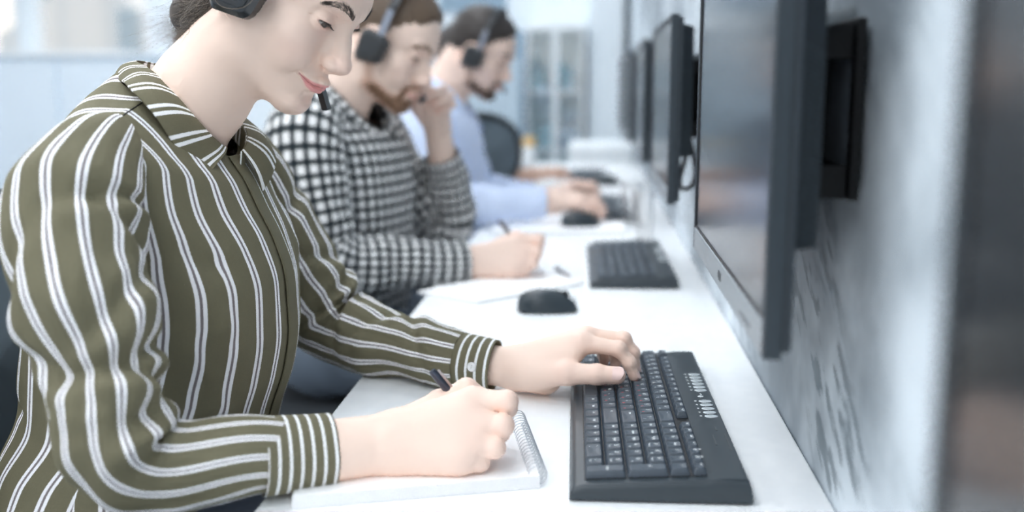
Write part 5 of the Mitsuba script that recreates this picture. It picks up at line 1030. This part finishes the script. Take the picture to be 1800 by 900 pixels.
headset(M2, 'black headset with a silver arm, on the dark-haired man in light blue', [(20, 92, -30), (48, 88, -48), (80, 66, -66), (100, 44, -76)], ((98, 46, -76), (112, 22, -82), 4.0, 5.0), gloss='m_cup_matte', zt=128, dx=2)

# ================================================================ the fourth person: only a dark sleeve and a hand show
P4 = Head((-0.52, 3.98, 1.235), -5, 15, 0, 0.98, [((-0.57, 3.98, 1.18), 0.052), ((-0.59, 3.98, 1.11), 0.055), ((-0.60, 3.98, 1.04), 0.068)], male=0.3, lid=(-8, -34), smile=0.2)
P4_RH = Hand((-0.300, 3.905, 0.778), (-0.235, 3.910, 0.782), 0.028, 0.026, {
    'index': [((-0.155, 3.935, 0.797), 0.0125), ((-0.122, 3.942, 0.800), 0.0102), ((-0.102, 3.944, 0.790), 0.009), ((-0.090, 3.945, 0.776), 0.0082)],
    'middle': [((-0.152, 3.915, 0.798), 0.0125), ((-0.116, 3.918, 0.801), 0.0104), ((-0.096, 3.919, 0.790), 0.0092), ((-0.084, 3.920, 0.775), 0.0084)],
    'ring': [((-0.156, 3.896, 0.792), 0.012), ((-0.124, 3.894, 0.794), 0.010), ((-0.106, 3.893, 0.784), 0.0088), ((-0.094, 3.893, 0.772), 0.008)],
    'pinky': [((-0.164, 3.880, 0.783), 0.011), ((-0.140, 3.876, 0.782), 0.0088), ((-0.126, 3.875, 0.774), 0.0076), ((-0.117, 3.875, 0.764), 0.007)],
    'thumb': [((-0.205, 3.935, 0.775), 0.016), ((-0.170, 3.958, 0.777), 0.013), ((-0.142, 3.968, 0.774), 0.011), ((-0.122, 3.972, 0.768), 0.0098)]})
M4_R = [(x - 0.075, b - 0.075, w * 0.95, z1, z2, z3) for x, b, w, z1, z2, z3 in M1_R]
p4 = thing('person', 'farthest seated person in black, a bare hand reaching over the keyboard', 'person')
hd4 = relax(nets(P4.world, P4.o - 0.2, P4.o + 0.18, 0.004), 2); core4 = relax(nets(seated_core(-0.62, 3.98, 1.05, -0.61, [(-0.61, 3.82, 1.05), (-0.60, 4.14, 1.05)], ([(-0.52, 3.83, 0.80), (-0.50, 4.16, 0.80)], [(-0.300, 3.905, 0.778), (-0.31, 4.12, 0.78)])), (-0.95, 3.5, 0.04), (-0.02, 4.45, 1.14), 0.012), 3)
b4 = fuse([hd4, core4, P4_RH.mesh(0.0035)]); obj('body', b4, 'm_skin', p4, True, color=skin_color((0.55, 0.36, 0.28), (0.5, 0.28, 0.22), P4.to(b4.vertices), P4)); obj('hair', short_hair(P4, 66, 4, 14, 6, -80), 'm_hair_black', p4, True); face_details(P4, p4, (0.08, 0.06, 0.05), 'm_brow_dark', lash=False)
f4, k4 = loft_torso(M4_R, 3.98, rows=60, cols=90, fold=0.006, seed=9, wref=0.19); sew('jacket_front', f4, 'm_black_cloth', p4); sew('jacket_back', k4, 'm_black_cloth', p4)
sew('sleeve', sleeve([(-0.61, 3.88, 1.05), (-0.61, 3.83, 1.04), (-0.60, 3.80, 0.98), (-0.57, 3.80, 0.90), (-0.52, 3.82, 0.825), (-0.46, 3.85, 0.800), (-0.38, 3.885, 0.793), (-0.315, 3.905, 0.785)], [0.055, 0.066, 0.07, 0.066, 0.062, 0.055, 0.048, 0.042], 20, rows=80, cols=60, up=(0, 0, 1)), 'm_black_cloth', p4)
sew('sleeve', sleeve([(-0.60, 4.08, 1.05), (-0.60, 4.13, 1.04), (-0.59, 4.165, 0.98), (-0.56, 4.17, 0.90), (-0.50, 4.165, 0.825), (-0.44, 4.15, 0.800), (-0.37, 4.13, 0.793), (-0.30, 4.12, 0.785)], [0.055, 0.066, 0.07, 0.066, 0.062, 0.055, 0.048, 0.042], 20, rows=80, cols=60, up=(0, 0, 1)), 'm_black_cloth', p4)
trousers(-0.62, 3.98, 'm_navy', p4, 0.42)
# ================================================================ things held and lying about
notepad([(-0.268, 0.862), (-0.046, 0.928), (-0.080, 1.105), (-0.300, 1.045)], 6, 0.0125, 'white spiral notepad under the woman\'s writing hand', 1)
pen((-0.0961, 0.9955, 0.7540), (-0.1569, 0.9801, 0.8391), 'dark metal ballpoint pen in the woman\'s writing hand')
notepad([(-0.197, 1.755), (-0.014, 1.950), (-0.130, 2.090), (-0.318, 1.835)], 3, 0.005, 'white sheets of paper under the checked-shirt man\'s writing hand')
pen((-0.100, 2.040, 0.7465), (-0.190, 2.075, 0.846), 'thin dark pencil in the checked-shirt man\'s hand', 'm_pen_brown', 0.0032)
pen((-0.040, 2.010, 0.7435), (-0.075, 2.110, 0.7445), 'grey pen lying on the desk past the second notepad', 'm_pen_dark', 0.003)
notepad([(-0.256, 2.600), (0.088, 2.640), (0.082, 2.790), (-0.262, 2.760)], 4, 0.010, 'white notepad under the black mouse at the third place')
mouse(-0.030, 2.70, 10, 'black mouse lying on the third notepad under the light-blue man\'s hand')
for k in [k for k in scene if k.startswith('mouse_001__')]: scene[k]['to_world'] = T().translate([-0.030 - 0.0, 2.715, ZD + 0.011]) @ T().rotate([0, 0, 1], 10)
mouse(0.055, 3.98, 0, 'small-looking black mouse by the farthest keyboard')

# ================================================================ office chairs
prin('m_mesh', srgb(92, 104, 112), 0.8)
prin('m_seat', (0.03, 0.036, 0.042), 0.9)
def chair(x, y, ang, label, zb=(0.62, 1.02), hw=0.23, arms=True):
    t = thing('office_chair', label, 'chair'); W = T().translate([x, y, 0]) @ T().rotate([0, 0, 1], ang)
    p = lambda n, m, mt, sm=30, par=t: obj(n, m, mt, par, sm, to_world=W)
    g = np.linspace(0, 2 * np.pi, 60, endpoint=False); sq = lambda v, e: np.sign(v) * np.abs(v) ** e
    zc, hh = sum(zb) / 2, (zb[1] - zb[0]) / 2; ring = np.stack([-0.26 + 0.05 * np.cos(g) ** 2 - 0.03 * (np.sin(g) > 0) * np.sin(g), hw * sq(np.cos(g), 0.6), zc + hh * sq(np.sin(g), 0.6)], 1)
    p('back_frame', tube(np.vstack([ring, ring[:1]]), 0.013, 10, (1, 0, 0), False), 'm_black', True)
    s = np.linspace(0, 1, 8); G = np.array([-0.24, 0, zc]) + (ring - np.array([-0.24, 0, zc]))[None] * s[:, None, None]; v, f = grid_mesh(G, True); v2 = v.copy(); v2[:, 0] -= 0.004; p('back_mesh', trimesh.Trimesh(np.vstack([v, v2]), np.vstack([f, f[:, ::-1] + len(v)]), process=False), 'm_mesh', True)
    p('back_post', tube(spline([(-0.265, 0, zb[0] + 0.12), (-0.28, 0, zb[0] - 0.02), (-0.22, 0, 0.46), (-0.10, 0, 0.415)], 24), 0.016, 10), 'm_black', True)
    p('seat', rbox(-0.22, 0.24, -0.23, 0.23, 0.425, 0.485, 0.025, 16), 'm_seat', 60)
    p('seat_pan', rbox(-0.16, 0.18, -0.16, 0.16, 0.395, 0.426, 0.01), 'm_black')
    p('gas_column', cyl((0, 0, 0.11), (0, 0, 0.40), 0.025), 'm_steel')
    for k in range(5):
        a = 2 * math.pi * k / 5; c, s_ = math.cos(a), math.sin(a); l = p('leg', tube([(0.02 * c, 0.02 * s_, 0.11), (0.30 * c, 0.30 * s_, 0.075)], [0.024, 0.015], 10), 'm_black', True)
        p('caster', trimesh.creation.icosphere(subdivisions=2, radius=0.03).apply_translation((0.29 * c, 0.29 * s_, 0.031)), 'm_black', True, l)
    if arms:
        for sy in (-1, 1): a = p('arm_post', tube(spline([(0.02, 0.20 * sy, 0.41), (0.0, 0.275 * sy, 0.45), (-0.02, 0.275 * sy, 0.64)], 16), 0.013, 10), 'm_black', True); p('arm_pad', rbox(-0.13, 0.11, 0.275 * sy - 0.03, 0.275 * sy + 0.03, 0.64, 0.665, 0.01), 'm_black', 40, a)
    return t
chair(-0.475, 1.13, 0, 'dark office chair behind the woman in the striped shirt', (0.60, 0.985), 0.23, False)
chair(-0.50, 2.085, 0, 'dark office chair under the man in the checked shirt', (0.62, 1.02), 0.23, False)
chair(-0.42, 2.985, 0, 'dark office chair under the man in light blue')
chair(-0.57, 3.98, 0, 'dark office chair under the farthest person')
chair(-0.14, 3.50, -20, 'empty office chair with a grey mesh back, pushed in behind the man in light blue', (0.76, 1.015), 0.20, False)
